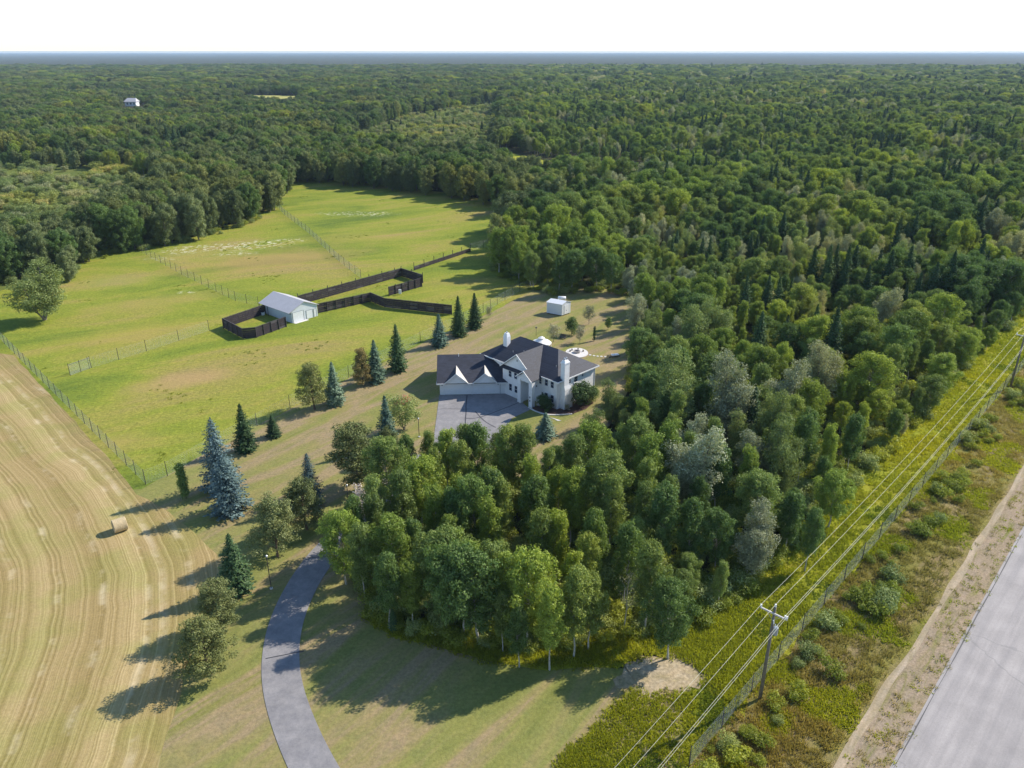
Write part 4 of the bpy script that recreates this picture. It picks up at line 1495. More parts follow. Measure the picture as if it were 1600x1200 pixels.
shed = thing('garden_shed', (*S0, 0), 'small white garden shed with double doors on the lawn by the woods', 'shed', math.atan2(s1_.y, s1_.x))
part(MB().box(.01, sw - .01, .01, sl2, .25, 3.0, SH), 'wall', MAT['metalwall'], shed)
for t in (0.01, sl2 - .1):
    w_ = MB().prism([SH(0.01, t, 3.0), SH(sw - .01, t, 3.0), SH(sw - .01, t + .09, 3.0), SH(.01, t + .09, 3.0)], [SH(sw / 2 - .3, t, 3.45), SH(sw / 2 + .3, t, 3.45), SH(sw / 2 + .3, t + .09, 3.45), SH(sw / 2 - .3, t + .09, 3.45)])
    part(w_, 'gable_wall', MAT['metalwall'], shed)
ss = .57 / (sw / 2)
part(MB().slab([SH(-.12, -.1, 3.03), SH(sw / 2, -.1, 3.6), SH(sw / 2, sl2 + .1, 3.6), SH(-.12, sl2 + .1, 3.03)], (-s1_.x * ss, -s1_.y * ss, 1), .06), 'roof', MAT['whitemetal'], shed)
part(MB().slab([SH(sw / 2, -.1, 3.6), SH(sw + .12, -.1, 3.03), SH(sw + .12, sl2 + .1, 3.03), SH(sw / 2, sl2 + .1, 3.6)], (s1_.x * ss, s1_.y * ss, 1), .06), 'roof', MAT['whitemetal'], shed)
for k in (0, 1):
    d_ = MB().box(sw / 2 - .75 + k * .77, sw / 2 - .02 + k * .77, -.045, -.003, .3, 2.6, SH)
    dd = part(d_, 'door', MAT['whitemetal'], shed)
    MB().box(sw / 2 - .12 + k * .2, sw / 2 - .08 + k * .2, -.075, -.046, 1.1, 1.3, SH).build('handle', MAT['darkmetal'], dd)
for s in (.3, sw - .5):
    part(MB().box(s, s + .2, .1, sl2 - .1, 0, .249, SH), 'skid', MAT['post'], shed)
tp = Vector(P(*c9(443, 240), 1.5))
tank = thing('fuel_tank', (*tp, 0), 'white horizontal fuel tank on a stand just behind the garden shed', 'tank')
a_, b_ = tp - Vector((.95, -.1)), tp + Vector((.95, -.1))
MB().tube([(*a_.lerp(b_, -.04), 1.5), (*a_, 1.5), (*b_, 1.5), (*a_.lerp(b_, 1.04), 1.5)], [.35, .52, .52, .35], 14).build('tank_body', MAT['whitemetal'], tank, True)
for q_ in (a_.lerp(b_, .15), a_.lerp(b_, .85)):
    MB().box(q_.x - .05, q_.x + .05, q_.y - .4, q_.y + .4, 0, 1.1).build('leg', MAT['darkmetal'], tank)

# pavilion behind the house
x, y = P(846, 534, 2.4)
pv = thing('garden_pavilion', (x, y, 0), 'white canopied garden pavilion just behind the house roof', 'pavilion', HA)
m_ = MB()
n = 8
r0_ = 2.2
for k in range(n):
    a0, a1 = 2 * math.pi * k / n, 2 * math.pi * (k + 1) / n
    m_.face([(x + math.cos(a0) * r0_, y + math.sin(a0) * r0_, 2.3), (x + math.cos(a1) * r0_, y + math.sin(a1) * r0_, 2.3), (x + math.cos(a1) * .5, y + math.sin(a1) * .5, 3.15), (x + math.cos(a0) * .5, y + math.sin(a0) * .5, 3.15)])
    m_.face([(x + math.cos(a0) * r0_, y + math.sin(a0) * r0_, 2.3), (x + math.cos(a0) * r0_, y + math.sin(a0) * r0_, 2.0), (x + math.cos(a1) * r0_, y + math.sin(a1) * r0_, 2.0), (x + math.cos(a1) * r0_, y + math.sin(a1) * r0_, 2.3)])
m_.build('canopy', MAT['canvas'], pv)
m_ = MB()
for k in range(n):
    a0, a1 = 2 * math.pi * k / n, 2 * math.pi * (k + 1) / n
    m_.face([(x + math.cos(a0) * .75, y + math.sin(a0) * .75, 3.3), (x + math.cos(a1) * .75, y + math.sin(a1) * .75, 3.3), (x, y, 3.7)])
m_.build('top_vent', MAT['canvas'], pv)
for k in range(0, n, 2):
    a0 = 2 * math.pi * k / n
    MB().tube([(x + math.cos(a0) * (r0_ - .08), y + math.sin(a0) * (r0_ - .08), 0), (x + math.cos(a0) * (r0_ - .08), y + math.sin(a0) * (r0_ - .08), 2.25)], .06, 6).build('pole', MAT['whitemetal'], pv)
MB().tube([(x, y, 3.1), (x, y, 3.35)], .04, 5).build('spindle', MAT['darkmetal'], pv)

# fire pit on a round concrete pad
x, y = P(*c9(658, 1030))
fp = thing('fire_pit', (x, y, 0), 'round stone fire pit on a pale circular concrete pad', 'fire pit')
m_ = MB()
m_.prism([(x + math.cos(2 * math.pi * k / 36) * 2.45, y + math.sin(2 * math.pi * k / 36) * 2.9, 0) for k in range(36)], [(x + math.cos(2 * math.pi * k / 36) * 2.45, y + math.sin(2 * math.pi * k / 36) * 2.9, .12) for k in range(36)])
m_.build('pad', MAT['concrete'], fp)
for k in range(14):
    a = 2 * math.pi * k / 14
    a2 = 2 * math.pi * (k + .92) / 14
    hh = .45 + R.uniform(-.03, .03)
    MB().prism([(x + math.cos(t) * r, y + math.sin(t) * r, .12) for r, t in ((.72, a), (.72, a2), (.5, a2), (.5, a))][::-1], [(x + math.cos(t) * r, y + math.sin(t) * r, .12 + hh) for r, t in ((.72, a), (.72, a2), (.5, a2), (.5, a))][::-1]).build('stone', MAT['stone'], fp)
MB().tube([(x, y, .121), (x, y, .2)], .48, 14).build('ash', MAT['ash'], fp)
for k, a in enumerate((20, 75, 130, 160)):
    a = rad(a)
    cx_, cy_ = x + math.cos(a) * 1.5, y + math.sin(a) * 1.7
    st_ = thing('log_seat', (cx_, cy_, .12), 'low grey log seat on the fire pit pad', 'seat', a, 'log seats around the fire pit')
    MB().tube([(cx_, cy_, .12), (cx_, cy_, .5)], [.17, .15], 8).build('log', MAT['polewood'], st_)
    MB().tube([(cx_, cy_, .505), (cx_, cy_, .53)], [.19, .19], 8).build('seat', MAT['stone'], st_)
ST = ('nearest the fire pit', 'second from the fire pit', 'in the middle of the row', 'second from the lounger', 'nearest the lounger')
for k, q_ in enumerate(((850, 1063), (905, 1073), (957, 1081), (1012, 1084), (1070, 1088))):
    x, y = P(*c9(*q_))
    m_ = MB()
    ang = [2 * math.pi * j / 7 for j in range(7)]
    rr_ = [.28 + R.uniform(-.05, .05) for _ in ang]
    m_.prism([(x + math.cos(t) * r, y + math.sin(t) * r, .03) for t, r in zip(ang, rr_)], [(x + math.cos(t) * r, y + math.sin(t) * r, .11) for t, r in zip(ang, rr_)])
    tag(m_.build('stepping_stone', MAT['concrete']), 'flat pale stepping stone on the lawn, ' + ST[k], 'stepping stone', 'stepping stones from the fire pit')
x, y = P(*c9(1190, 1085))
lo = thing('lounger', (x, y, 0), 'dark framed lounger with a cream cushion at the edge of the trees', 'lounger', rad(20))
Lr = lambda a, b, z: (x + a * math.cos(rad(20)) - b * math.sin(rad(20)), y + a * math.sin(rad(20)) + b * math.cos(rad(20)), z)
m_ = MB()
m_.box(-1.3, 1.2, -.55, -.47, .3, .38, Lr).box(-1.3, 1.2, .47, .55, .3, .38, Lr).box(-1.3, -1.22, -.47, .47, .3, .38, Lr).box(1.12, 1.2, -.47, .47, .3, .38, Lr)
m_.build('frame', MAT['darkmetal'], lo)
MB().box(-.5, 1.1, -.45, .45, .385, .55, Lr).build('cushion', MAT['canvas'], lo)
for a, b in ((-1.25, -.5), (-1.25, .5), (1.15, -.5), (1.15, .5)):
    MB().box(a - .04, a + .04, b - .04, b + .04, 0, .299, Lr).build('leg', MAT['darkmetal'], lo)
x, y = P(*c9(452, 825))
be = thing('garden_bench', (x, y, 0), 'grey garden bench beside the grey leaved bush on the back lawn', 'bench', rad(-30))
Lr2 = lambda a, b, z: (x + a * .866 + b * .5, y - a * .5 + b * .866, z)
MB().box(-.7, .7, -.25, .25, .42, .48, Lr2).build('seat', MAT['greywood'], be)
for k in range(3):
    MB().box(-.7, .7, .25, .3, .55 + k * .2, .69 + k * .2, Lr2).build('back_slat', MAT['greywood'], be)
for a in (-.6, .6):
    MB().box(a - .04, a + .04, -.2, .24, 0, .419, Lr2).build('leg', MAT['greywood'], be)
# lamp posts
for (px, py, hh, lab) in ((424, 920, 4.9, 'thin dark lamp post on the lawn beside the curving driveway'), (655, 683, 3.6, 'thin dark lamp post between the parking pad and the pines'), (545, 791, 3.6, 'thin dark lamp post on the lawn between the pines and the upper driveway')):
    x, y = P(px, py)
    lp = thing('lamp_post', (x, y, 0), lab, 'lamp post', 0, 'lamp posts along the driveway')
    MB().tube([(x, y, .05), (x, y, hh - .3)], .055, 6).build('pole', MAT['darkmetal'], lp)
    MB().tube([(x, y, 0), (x, y, .15)], .2, 8).build('base', MAT['concrete'], lp)
    MB().tube([(x, y, hh - .3), (x, y, hh - .05), (x, y, hh + .05)], [.1, .15, .04], 8).build('lantern', MAT['greymetal'], lp)
# bird feeder pole behind house
x, y = P(*c9(70, 790))
bf = thing('bird_feeder', (x, y, 0), 'small feeder on a thin pole behind the house', 'bird feeder')
MB().tube([(x, y, 0), (x, y, 2.0)], .04, 5).build('pole', MAT['darkmetal'], bf)
MB().box(x - .2, x + .2, y - .2, y + .2, 2.0, 2.3).build('feeder_box', MAT['polewood'], bf)
# far white farmhouse at the top of the picture
x, y = P(205, 166)
fh = thing('farmhouse', (x, y, 0), 'distant white farmhouse among trees at the far upper left', 'house')
MB().box(x - 7, x + 6, y, y + 9, 0, 5).build('wall', MAT['stucco'], fh)
m_ = MB()
m_.prism([(x - 8, y - 1, 5), (x + 7, y - 1, 5), (x + 7, y + 10, 5), (x - 8, y + 10, 5)], [(x - 5, y + 4.5, 9), (x + 5, y + 4.5, 9), (x + 5, y + 4.6, 9), (x - 5, y + 4.6, 9)])
m_.build('roof', MAT['metalroof'], fh)
for k in (-4, 0, 4):
    MB().box(x + k - .8, x + k + .8, y - .12, y - .01, 2, 4).build('window', MAT['glass'], fh)

# ---------------------------------------------------------------- yard trees, one by one
YT = [
    # kind, var, base px, height, wide, name, label
    ('column', 1, 291, 779, 5.6, 1.0, 'columnar_tree', 'slim light green columnar tree standing alone at the pasture corner'),
    ('bluespruce', 0, 347, 765, 12.0, .95, 'spruce_tree', 'tall blue spruce behind the leftmost pair, at the pasture fence'),
    ('bluespruce', 1, 361, 800, 9.4, 1.3, 'spruce_tree', 'broad pale blue spruce casting its shadow onto the hay field'),
    ('spruce', 0, 385, 705, 8.6, 1.0, 'spruce_tree', 'dark green spruce beside the tall blue spruce on the lawn'),
    ('spruce', 1, 428, 682, 4.0, 1.45, 'spruce_tree', 'small bushy dark spruce at the lower end of the fence row'),
    ('pine', 0, 492, 640, 9.2, 1.0, 'pine_tree', 'olive pine left of a blue spruce in the pasture fence row'),
    ('midspruce', 0, 524, 632, 8.6, 1.0, 'spruce_tree', 'silvery blue spruce touching the olive pine in the fence row'),
    ('brownpine', 0, 568, 602, 7.6, 1.0, 'pine_tree', 'brownish pine next to a blue green spruce in the fence row'),
    ('midspruce', 1, 588, 597, 9.0, 1.0, 'spruce_tree', 'blue green spruce between the brownish pine and the dark spruce'),
    ('spruce', 2, 622, 580, 10.2, .95, 'spruce_tree', 'large dark spruce in the middle of the pasture fence row'),
    ('midspruce', 0, 687, 541, 7.6, 1.15, 'spruce_tree', 'bluish spruce standing alone above the garage roof'),
    ('spruce', 0, 717, 525, 9.6, .95, 'spruce_tree', 'tall dark spruce left of its twin at the end of the board fence'),
    ('spruce', 1, 742, 513, 8.8, 0.95, 'spruce_tree', 'slimmer dark spruce right of its twin at the top of the row'),
    ('shrub_grey', 0, 764, 498, 2.6, 0.8, 'shrub', 'small grey green bush at the upper end of the spruce row'),
    ('midspruce', 1, 606, 700, 9.6, .85, 'spruce_tree', 'blue green spruce with layered boughs left of the russet tree'),
    ('russet', 0, 632, 672, 6.6, 1.1, 'ornamental_tree', 'wide olive ornamental tree with a russet top near the garage'),
    ('pine', 2, 608, 722, 6.0, 1.0, 'pine_tree', 'small grey green pine in front of the layered spruce'),
    ('pine', 1, 562, 765, 10.5, 1.25, 'pine_tree', 'broad bushy pine with two leaders above the upper driveway'),
    ('bluespruce', 1, 488, 790, 8.6, .9, 'spruce_tree', 'blue spruce with drooping boughs between the two dark pines'),
    ('pine', 0, 480, 828, 8.2, 1.15, 'pine_tree', 'dark pine with a bare foot, right of the two on the lawn'),
    ('pine', 2, 434, 870, 9.0, 1.05, 'pine_tree', 'dark pine with a bare foot, left of the two on the lawn'),
    ('spruce', 2, 372, 925, 8.4, 1.15, 'spruce_tree', 'dark green spruce above the two round pines by the hay field'),
    ('pine', 1, 350, 985, 6.6, 1.2, 'pine_tree', 'grey green round pine on the edge of the hay field, upper of two'),
    ('pine', 0, 330, 1056, 7.4, 1.25, 'pine_tree', 'broad rounded olive pine at the hay field edge, lower of two'),
    ('midspruce', 0, 852, 684, 4.8, 1.7, 'spruce_tree', 'small green spruce on the front lawn below the porch'),
    ('shrub_grey', 1, 865, 534, 3.4, 1.15, 'shrub', 'grey leaved rounded bush behind the pavilion'),
    ('shrub_green', 0, 893, 523, 3.4, 1.1, 'shrub', 'bright green upright bush on the back lawn'),
    ('shrub_grey', 0, 906, 536, 3.2, 0.95, 'ornamental_tree', 'small purplish grey tree with a bare stem near the fire pit'),
    ('shrub_grey', 1, 920, 507, 3.9, 0.85, 'shrub', 'grey green vase shaped bush below the woods behind the shed'),
    ('column', 0, 928, 533, 3.4, 0.8, 'columnar_tree', 'thin dark columnar evergreen on the back lawn'),
    ('shrub_green', 1, 950, 515, 2.6, 0.8, 'shrub', 'small leaning bush near the woods on the back lawn'),
    ('spruce', 0, 615, 984, 3.6, 0.7, 'spruce_sapling', 'young green spruce sapling at the wood edge above the driveway lawn'),
    ('spruce', 1, 998, 730, 8.4, 1.1, 'spruce_tree', 'yellowish green spruce inside the wood right of the front lawn'),
    ('blossom', 0, 572, 850, 9.0, 0.9, 'blossoming_tree', 'tree with pale pinkish tufts among the first aspens by the driveway'),
    ('bare', 0, 975, 985, 8.2, 0.9, 'sparse_tree', 'thin leaning tree with few leaves in front of the wood'),
    ('willow', 1, 70, 500, 13.5, 1.6, 'willow_tree', 'round grey green tree standing alone beside the left pasture corner'),
]
fence_row_px = []
for k, var, px, py, h, wd, nm, lab in YT:
    plant(k, var, px, py, h, lab, nm, 'shrub' if nm == 'shrub' else 'tree', None, wd)
# russet tuft on the ornamental tree
ox, oy = P(632, 672)
ro = [o for o in COL.objects if o.name == 'ornamental_tree'][0]
C_, N_, Z_ = clusters([(0.2, .3, 4.9), (-.6, -.2, 4.7), (.8, -.3, 4.6)], [.8, .7, .6], 120, .11)
v_, q_ = leaf_quads(C_, N_, Z_)
tuft = bpy.data.objects.new('russet_foliage', mesh_np('russet foliage', v_ * np.array([1, 1, 1.1]), q_, MAT['leaf_red']))
COL.objects.link(tuft)
tuft.parent = ro

# ---------------------------------------------------------------- the woods
RIGHT_EDGE_W = -30.2


def zone(x, y):
    """which stand a ground point belongs to, None where nothing grows"""
    w = x * RB[0] + y * RB[1]
    s = x * RA[0] + y * RA[1]
    if w > RIGHT_EDGE_W + 1.2 * mnoise.noise(Vector((s * .06, 3, 0))):
        if w > 20 and s > 60:
            return 'far' if w > 26 else None
        return None
    px, py = to_px(x, y)
    if py > 1400:
        return None
    for nm, poly in ZONES:
        if in_poly(px, py, poly):
            return nm
    return 'far'


OPEN_PAST = [(-3000, 620), (-60, 478), (0, 440), (20, 455), (115, 440), (125, 415), (200, 396), (330, 372), (405, 345), (428, 330), (455, 296), (470, 284), (600, 297), (720, 313), (800, 335), (850, 345), (800, 352), (778, 395), (768, 425), (800, 445), (860, 462), (905, 458), (960, 462), (985, 470), (1000, 480), (990, 520), (983, 560), (985, 600), (975, 625), (958, 668), (930, 705), (900, 730), (840, 748), (760, 752), (700, 748), (655, 760), (620, 790), (575, 838), (560, 880), (560, 945), (590, 975), (650, 990), (720, 1008), (830, 1018), (960, 1000), (1060, 985), (1120, 960), (1185, 915), (1300, 1500), (-3000, 1500)]
ZONES = [
    (None, [(755, 262), (790, 232), (850, 248), (950, 256), (1005, 258), (1015, 296), (955, 304), (930, 288), (870, 280), (850, 300), (790, 285)]),
    (None, [(292, 172), (300, 158), (345, 154), (395, 160), (402, 166), (470, 166), (480, 150), (400, 148), (290, 152)]),
    (None, [(180, 182), (240, 180), (232, 163), (185, 163)]),
    ('scrubfar', [(545, 225), (600, 195), (640, 182), (740, 165), (775, 160), (778, 190), (765, 262), (700, 258), (600, 247)]),
    ('scrub', [(-1500, 345), (-300, 250), (0, 262), (90, 262), (190, 268), (250, 285), (250, 315), (200, 335), (160, 358), (100, 385), (0, 400), (-300, 440), (-1500, 500)]),
    (None, OPEN_PAST),
    ('left', [(-3000, 620), (-3000, 380), (-300, 370), (0, 385), (100, 375), (150, 350), (190, 325), (240, 300), (380, 250), (470, 262), (470, 300), (420, 350), (200, 410), (120, 460), (0, 520), (-60, 560)]),
    ('back', [(440, 300), (440, 250), (600, 255), (760, 275), (850, 300), (870, 345), (800, 345), (600, 305), (470, 290)]),
]


def scatter(cell, ymin, ymax, xmax, acc, seed):
    rr = random.Random(seed)
    ny = int((ymax - ymin) / cell)
    out = []
    for j in range(ny):
        y0 = ymin + j * cell
        xm = min(xmax, y0 * 0.72 + 30)
        nx = int(2 * xm / cell)
        for i in range(nx):
            x = -xm + (i + rr.random()) * cell
            y = y0 + rr.random() * cell
            if abs(x) > y * .72 + 25:
                continue
            z = zone(x, y)
            if z:
                out.append((x, y, z))
    return out


# individually surveyed aspens of the near wood: tree top pixel, height
TOPS = [(548, 778, 10), (583, 745, 11), (625, 735, 11.5), (582, 775, 10), (530, 805, 10), (560, 822, 10.5), (610, 815, 11), (643, 812, 10), (635, 680, 10), (668, 676, 10), (695, 672, 11), (725, 666, 11), (746, 664, 11.5), (790, 668, 12.5), (817, 667, 12.5), (655, 720, 10.5), (718, 692, 11.5), (765, 732, 12), (745, 748, 12), (782, 752, 11), (680, 760, 11), (708, 765, 10.5), (688, 830, 11), (706, 827, 11), (735, 845, 12), (765, 850, 11.5), (690, 858, 11.5), (722, 857, 12), (745, 862, 12), (790, 863, 11.5),
        (920, 665, 11), (893, 735, 12), (942, 712, 13), (833, 748, 12), (848, 800, 12), (872, 797, 12), (928, 800, 12), (985, 822, 11.5), (920, 838, 11), (1015, 680, 13), (1047, 662, 13), (1045, 760, 12.5), (1080, 780, 11), (825, 868, 12), (862, 915, 11), (895, 862, 10), (902, 890, 11.5), (925, 898, 10), (1020, 850, 12), (1055, 918, 9.5), (812, 948, 8), (785, 925, 8), (640, 880, 9), (600, 870, 10),
        (1225, 650, 12), (1265, 652, 12), (1300, 665, 10), (1342, 650, 10), (1175, 700, 10.5), (1195, 742, 10.5), (1275, 797, 9), (1240, 770, 9), (1310, 740, 8.5), (1130, 800, 9)]
WTOPS = [(1055, 560, 14, 2), (1150, 568, 15, 0), (1228, 572, 13, 0), (1297, 536, 13, 0), (1085, 672, 13.5, 0), (1188, 800, 9.5, 0), (930, 640, 8, 1), (955, 600, 8, 1), (1395, 450, 12, 0), (1090, 480, 12, 1), (1120, 470, 12, 1), (1000, 470, 0, 0)]
spots = []
for (a, b, h) in TOPS:
    x, y = P(a, b, h)
    spots.append(['aspen', x, y, h, R.randrange(3) + 3 * (R.random() < .8), R.uniform(.8, 1.05), 'near'])
for (a, b, h, vv) in WTOPS:
    if h:
        x, y = P(a, b, h)
        spots.append(['willow', x, y, h, vv if vv < 2 else 1, 1.15 if vv == 2 else 1.0, 'near'])
grid = {}


def far_enough(x, y, d):
    gx, gy = int(x // 5), int(y // 5)
    for i in (-1, 0, 1):
        for j in (-1, 0, 1):
            for (a, b) in grid.get((gx + i, gy + j), ()):
                if (a - x) ** 2 + (b - y) ** 2 < d * d:
                    return False
    return True


def put(x, y):
    grid.setdefault((int(x // 5), int(y // 5)), []).append((x, y))


for s in spots:
    put(s[1], s[2])
GREY_STANDS = []
rr = random.Random(99)
cand = scatter(3.9, 45, 210, 250, None, 5) + scatter(4.7, 210, 420, 400, None, 6) + scatter(6.0, 420, 800, 700, None, 8) + scatter(9.0, 800, 1500, 1200, None, 9) + scatter(17.0, 1500, 3200, 2400, None, 10)
for (x, y, z) in cand:
    dist = math.hypot(x, y)
    dmin = 3.3 if dist < 210 else 0
    if dmin and not far_enough(x, y, dmin):
        continue
    px, py = to_px(x, y)
    st = mnoise.noise(Vector((x * .011, y * .011, 7.7))) + .5 * mnoise.noise(Vector((x * .028, y * .028, 1.7)))
    if dist > 130 and z == 'far':
        if abs(st) < .035 and rr.random() < .85:
            continue
    n1 = mnoise.noise(Vector((x * .025, y * .025, 4.2)))
    n2 = mnoise.noise(Vector((x * .04, y * .04, 8.8)))
    right = x > 10
    if z == 'scrub':
        if rr.random() < .45 or mnoise.noise(Vector((x * .05, y * .05, 2))) < -.2:
            continue
        k, h, wd = 'scrub', rr.uniform(2.6, 4.8), 1.3
    elif z == 'scrubfar':
        if rr.random() < .3:
            continue
        k, h, wd = 'scrub', rr.uniform(2.0, 4.0), 1.2
        if rr.random() < .015:
            k, h, wd = 'spruce', 8, 1.1
    elif z in ('left', 'back'):
        if rr.random() < (.45 if z == 'left' else .35):
            continue
        k, h, wd = 'poplar', rr.uniform(11.5, 15.5) if px > 150 else rr.uniform(9, 12.5), rr.uniform(.85, 1.1)
    else:
        k, h, wd = 'aspen', rr.uniform(8.5, 14.5), rr.uniform(.8, 1.3)
        if right and dist > 100:
            if n1 > .12 and rr.random() < .7:
                k, h, wd = 'willow', rr.uniform(9, 13), rr.uniform(.7, .95)
            elif n2 > .22 and x > 45 and rr.random() < .35:
                k, h, wd = 'spruce', rr.uniform(12, 18), .85
            elif rr.random() < .012:
                k, h, wd = 'spruce', rr.uniform(9, 14), .9
            elif rr.random() < .10:
                k, h, wd = 'willow', rr.uniform(8, 12), .8
        if dist < 115 and k == 'aspen':
            wd = rr.uniform(.72, 1.0)
        if dist < 140 and k == 'aspen':
            h = rr.uniform(8.5, 12.5)
            if rr.random() < .12:
                h = rr.uniform(4, 7)
        if 765 < px < 945 and 370 < py < 472:
            k, h, wd = 'aspen', rr.uniform(13, 16.5), rr.uniform(.85, 1.1)
        if dist < 135 and 640 < px < 985 and k != 'spruce':
            lim = 688 if px < 690 else 668 if px < 825 else 700 if px < 885 else 672 if px < 940 else 640
            while h > 3.5 and to_px(x, y, h)[1] < lim:
                h -= .4
            if h <= 4.5:
                continue
        w = x * RB[0] + y * RB[1]
        if w > RIGHT_EDGE_W - 5 and dist < 260:
            h *= .62
        if not right and dist > 230:
            k = 'poplar' if rr.random() < .75 else 'aspen'
            h = rr.uniform(10, 14.5)
            if n2 > .36:
                k, h = 'spruce', rr.uniform(10, 15)
        if dist > 130:
            h *= 1.12 if st > .25 else (1.0 if st > 0 else (.85 if st > -.25 else .7))
        if dist > 800:
            wd *= 1.5
        if dist > 1500:
            wd *= 1.9
            h *= 1.1
        if k == 'willow' and rr.random() < .35 and dist < 800:
            continue
    nv = len(PROTO[k])
    vv = rr.randrange(nv)
    if k == 'aspen':
        # neighbouring aspens share a shade: clones
        c = mnoise.noise(Vector((x * .03, y * .03, 1.1)))
        t = 0 if c < -.12 else (2 if c > .16 else 1)
        t = {0: 1, 1: 0, 2: 2}[t]
        vv = t + 3 * (rr.random() < (.8 if dist < 112 else .3)) if rr.random() < .75 or dist < 112 else vv
    spots.append([k, x, y, h, vv, wd, z])
    if dmin:
        put(x, y)


def inframe(s):
    px, py = to_px(s[1], s[2], s[3] * .6)
    return -15 < px < 1615 and 60 < py < 1225


NAMES = {'aspen': 'aspen_tree', 'willow': 'willow_tree', 'poplar': 'poplar_tree', 'spruce': 'forest_spruce', 'scrub': 'willow_bush'}
SHADE = {('aspen', 0): 'fresh green', ('aspen', 1): 'deep green', ('aspen', 2): 'yellow green', ('willow', 0): 'silvery grey', ('willow', 1): 'olive green', ('poplar', 0): 'dull green', ('poplar', 1): 'dull green', ('poplar', 3): 'dull green', ('poplar', 2): 'deep green', ('spruce', 0): 'dark', ('scrub', 0): 'dull green', ('scrub', 1): 'olive'}


def where(kind, x, y, z):
    px, py = to_px(x, y)
    w = x * RB[0] + y * RB[1]
    if z == 'scrub':
        return 'in the left scrub, ' + ('close to the tree belt' if math.hypot(x, y) < 285 else 'middle' if math.hypot(x, y) < 350 else 'under the far forest') + (', left side' if px < 90 else ', right side')
    if z == 'scrubfar':
        return 'in the far scrub meadow at the top'
    row = 'front row' if zone(x + 5, y - 9) is None or zone(x + 9, y - 2) is None else 'inner row'
    if z == 'left':
        if px < 130:
            return 'in the far left belt by the lone round tree, ' + row
        return 'in the upper left belt, ' + row + (', lower end' if px < 200 else ', lower half' if px < 270 else ', upper half' if px < 340 else ', top corner')
    if z == 'back':
        return 'at the far pasture edge, ' + row + (', left end' if px < 540 else ', left half' if px < 650 else ', right half' if px < 760 else ', right end')
    if w > RIGHT_EDGE_W - 6:
        return 'by the power line clearing, ' + ('below the grey willow' if py > 850 else 'midway' if py > 650 else 'towards the far pole')
    if py > 960:
        return 'at the front of the near wood, ' + ('near the driveway' if px < 720 else 'in the middle' if px < 900 else 'near the power line')
    if py > 840:
        return 'inside the near wood, ' + ('beside the driveway bend' if px < 640 else 'below the parking pad' if px < 830 else 'below the front lawn' if px < 1000 else 'towards the power line')
    if py > 720:
        return 'in the near wood ' + ('just below the parking pad' if px < 830 else 'right of the front lawn' if px < 1000 else 'between the lawn and the power line')
    if py > 560:
        return 'in the wood right of the house, ' + ('next to the back lawn' if px < 1080 else 'among the grey willows' if px < 1260 else 'near the power line')
    if px < 960:
        return 'behind the white shed, ' + ('shed side' if py > 420 else 'pasture side' if px < 850 else 'upper side')
    if py > 430:
        return 'beyond the back lawn, ' + ('close to the lawn' if px < 1150 else 'in the middle' if px < 1400 else 'at the right side')
    return 'in the deep far wood, ' + ('left part' if px < 800 else 'middle' if px < 1200 else 'right part')


def sizeword(k, h):
    lo, hi = {'aspen': (8, 12), 'willow': (9, 12), 'poplar': (11.5, 14), 'spruce': (11, 14), 'scrub': (3.2, 4.1)}[k]
    return 'low' if h < lo else ('tall' if h > hi else 'middling')


CAPS = {'aspen': 300, 'willow': 200, 'poplar': 300, 'spruce': 120, 'scrub': 200}
byk = {}
for s in spots:
    byk.setdefault(s[0], []).append(s)
rest = []
for k, ls in byk.items():
    vis = [s for s in ls if inframe(s)]
    hid = [s for s in ls if not inframe(s)]
    vis.sort(key=lambda s: math.hypot(s[1], s[2]) / s[3])
    for s in vis[:CAPS[k]]:
        _, x, y, h, vv, wd, z = s
        nv = len(PROTO[k])
        sh = SHADE.get((k, vv % 3 if k == 'aspen' else (vv % 2 if k in ('willow', 'scrub') else (0 if k == 'spruce' else vv))), 'green')
        wh = where(k, x, y, z)
        kind_word = {'aspen': 'aspen', 'willow': 'willow', 'poplar': 'poplar', 'spruce': 'spruce', 'scrub': 'willow bush'}[k]
        bw_ = ' broad' if wd > 1.12 else (' slim' if wd < .84 else '')
        lab = '%s%s %s %s %s' % (sizeword(k, h), bw_, sh, kind_word, wh)
        if len(lab.replace(',', ' ').split()) > 15:
            lab = lab.replace(bw_ + ' ', ' ', 1) if bw_ else lab
        if len(lab.replace(',', ' ').split()) > 15:
            lab = lab.replace('middling ', '').replace(' towards the ', ' near the ')
        tree(k, vv, x, y, h, lab, NAMES[k], 'shrub' if k == 'scrub' else 'tree', '%s trees %s' % (kind_word, wh), wd)
    rest += vis[CAPS[k]:] + hid


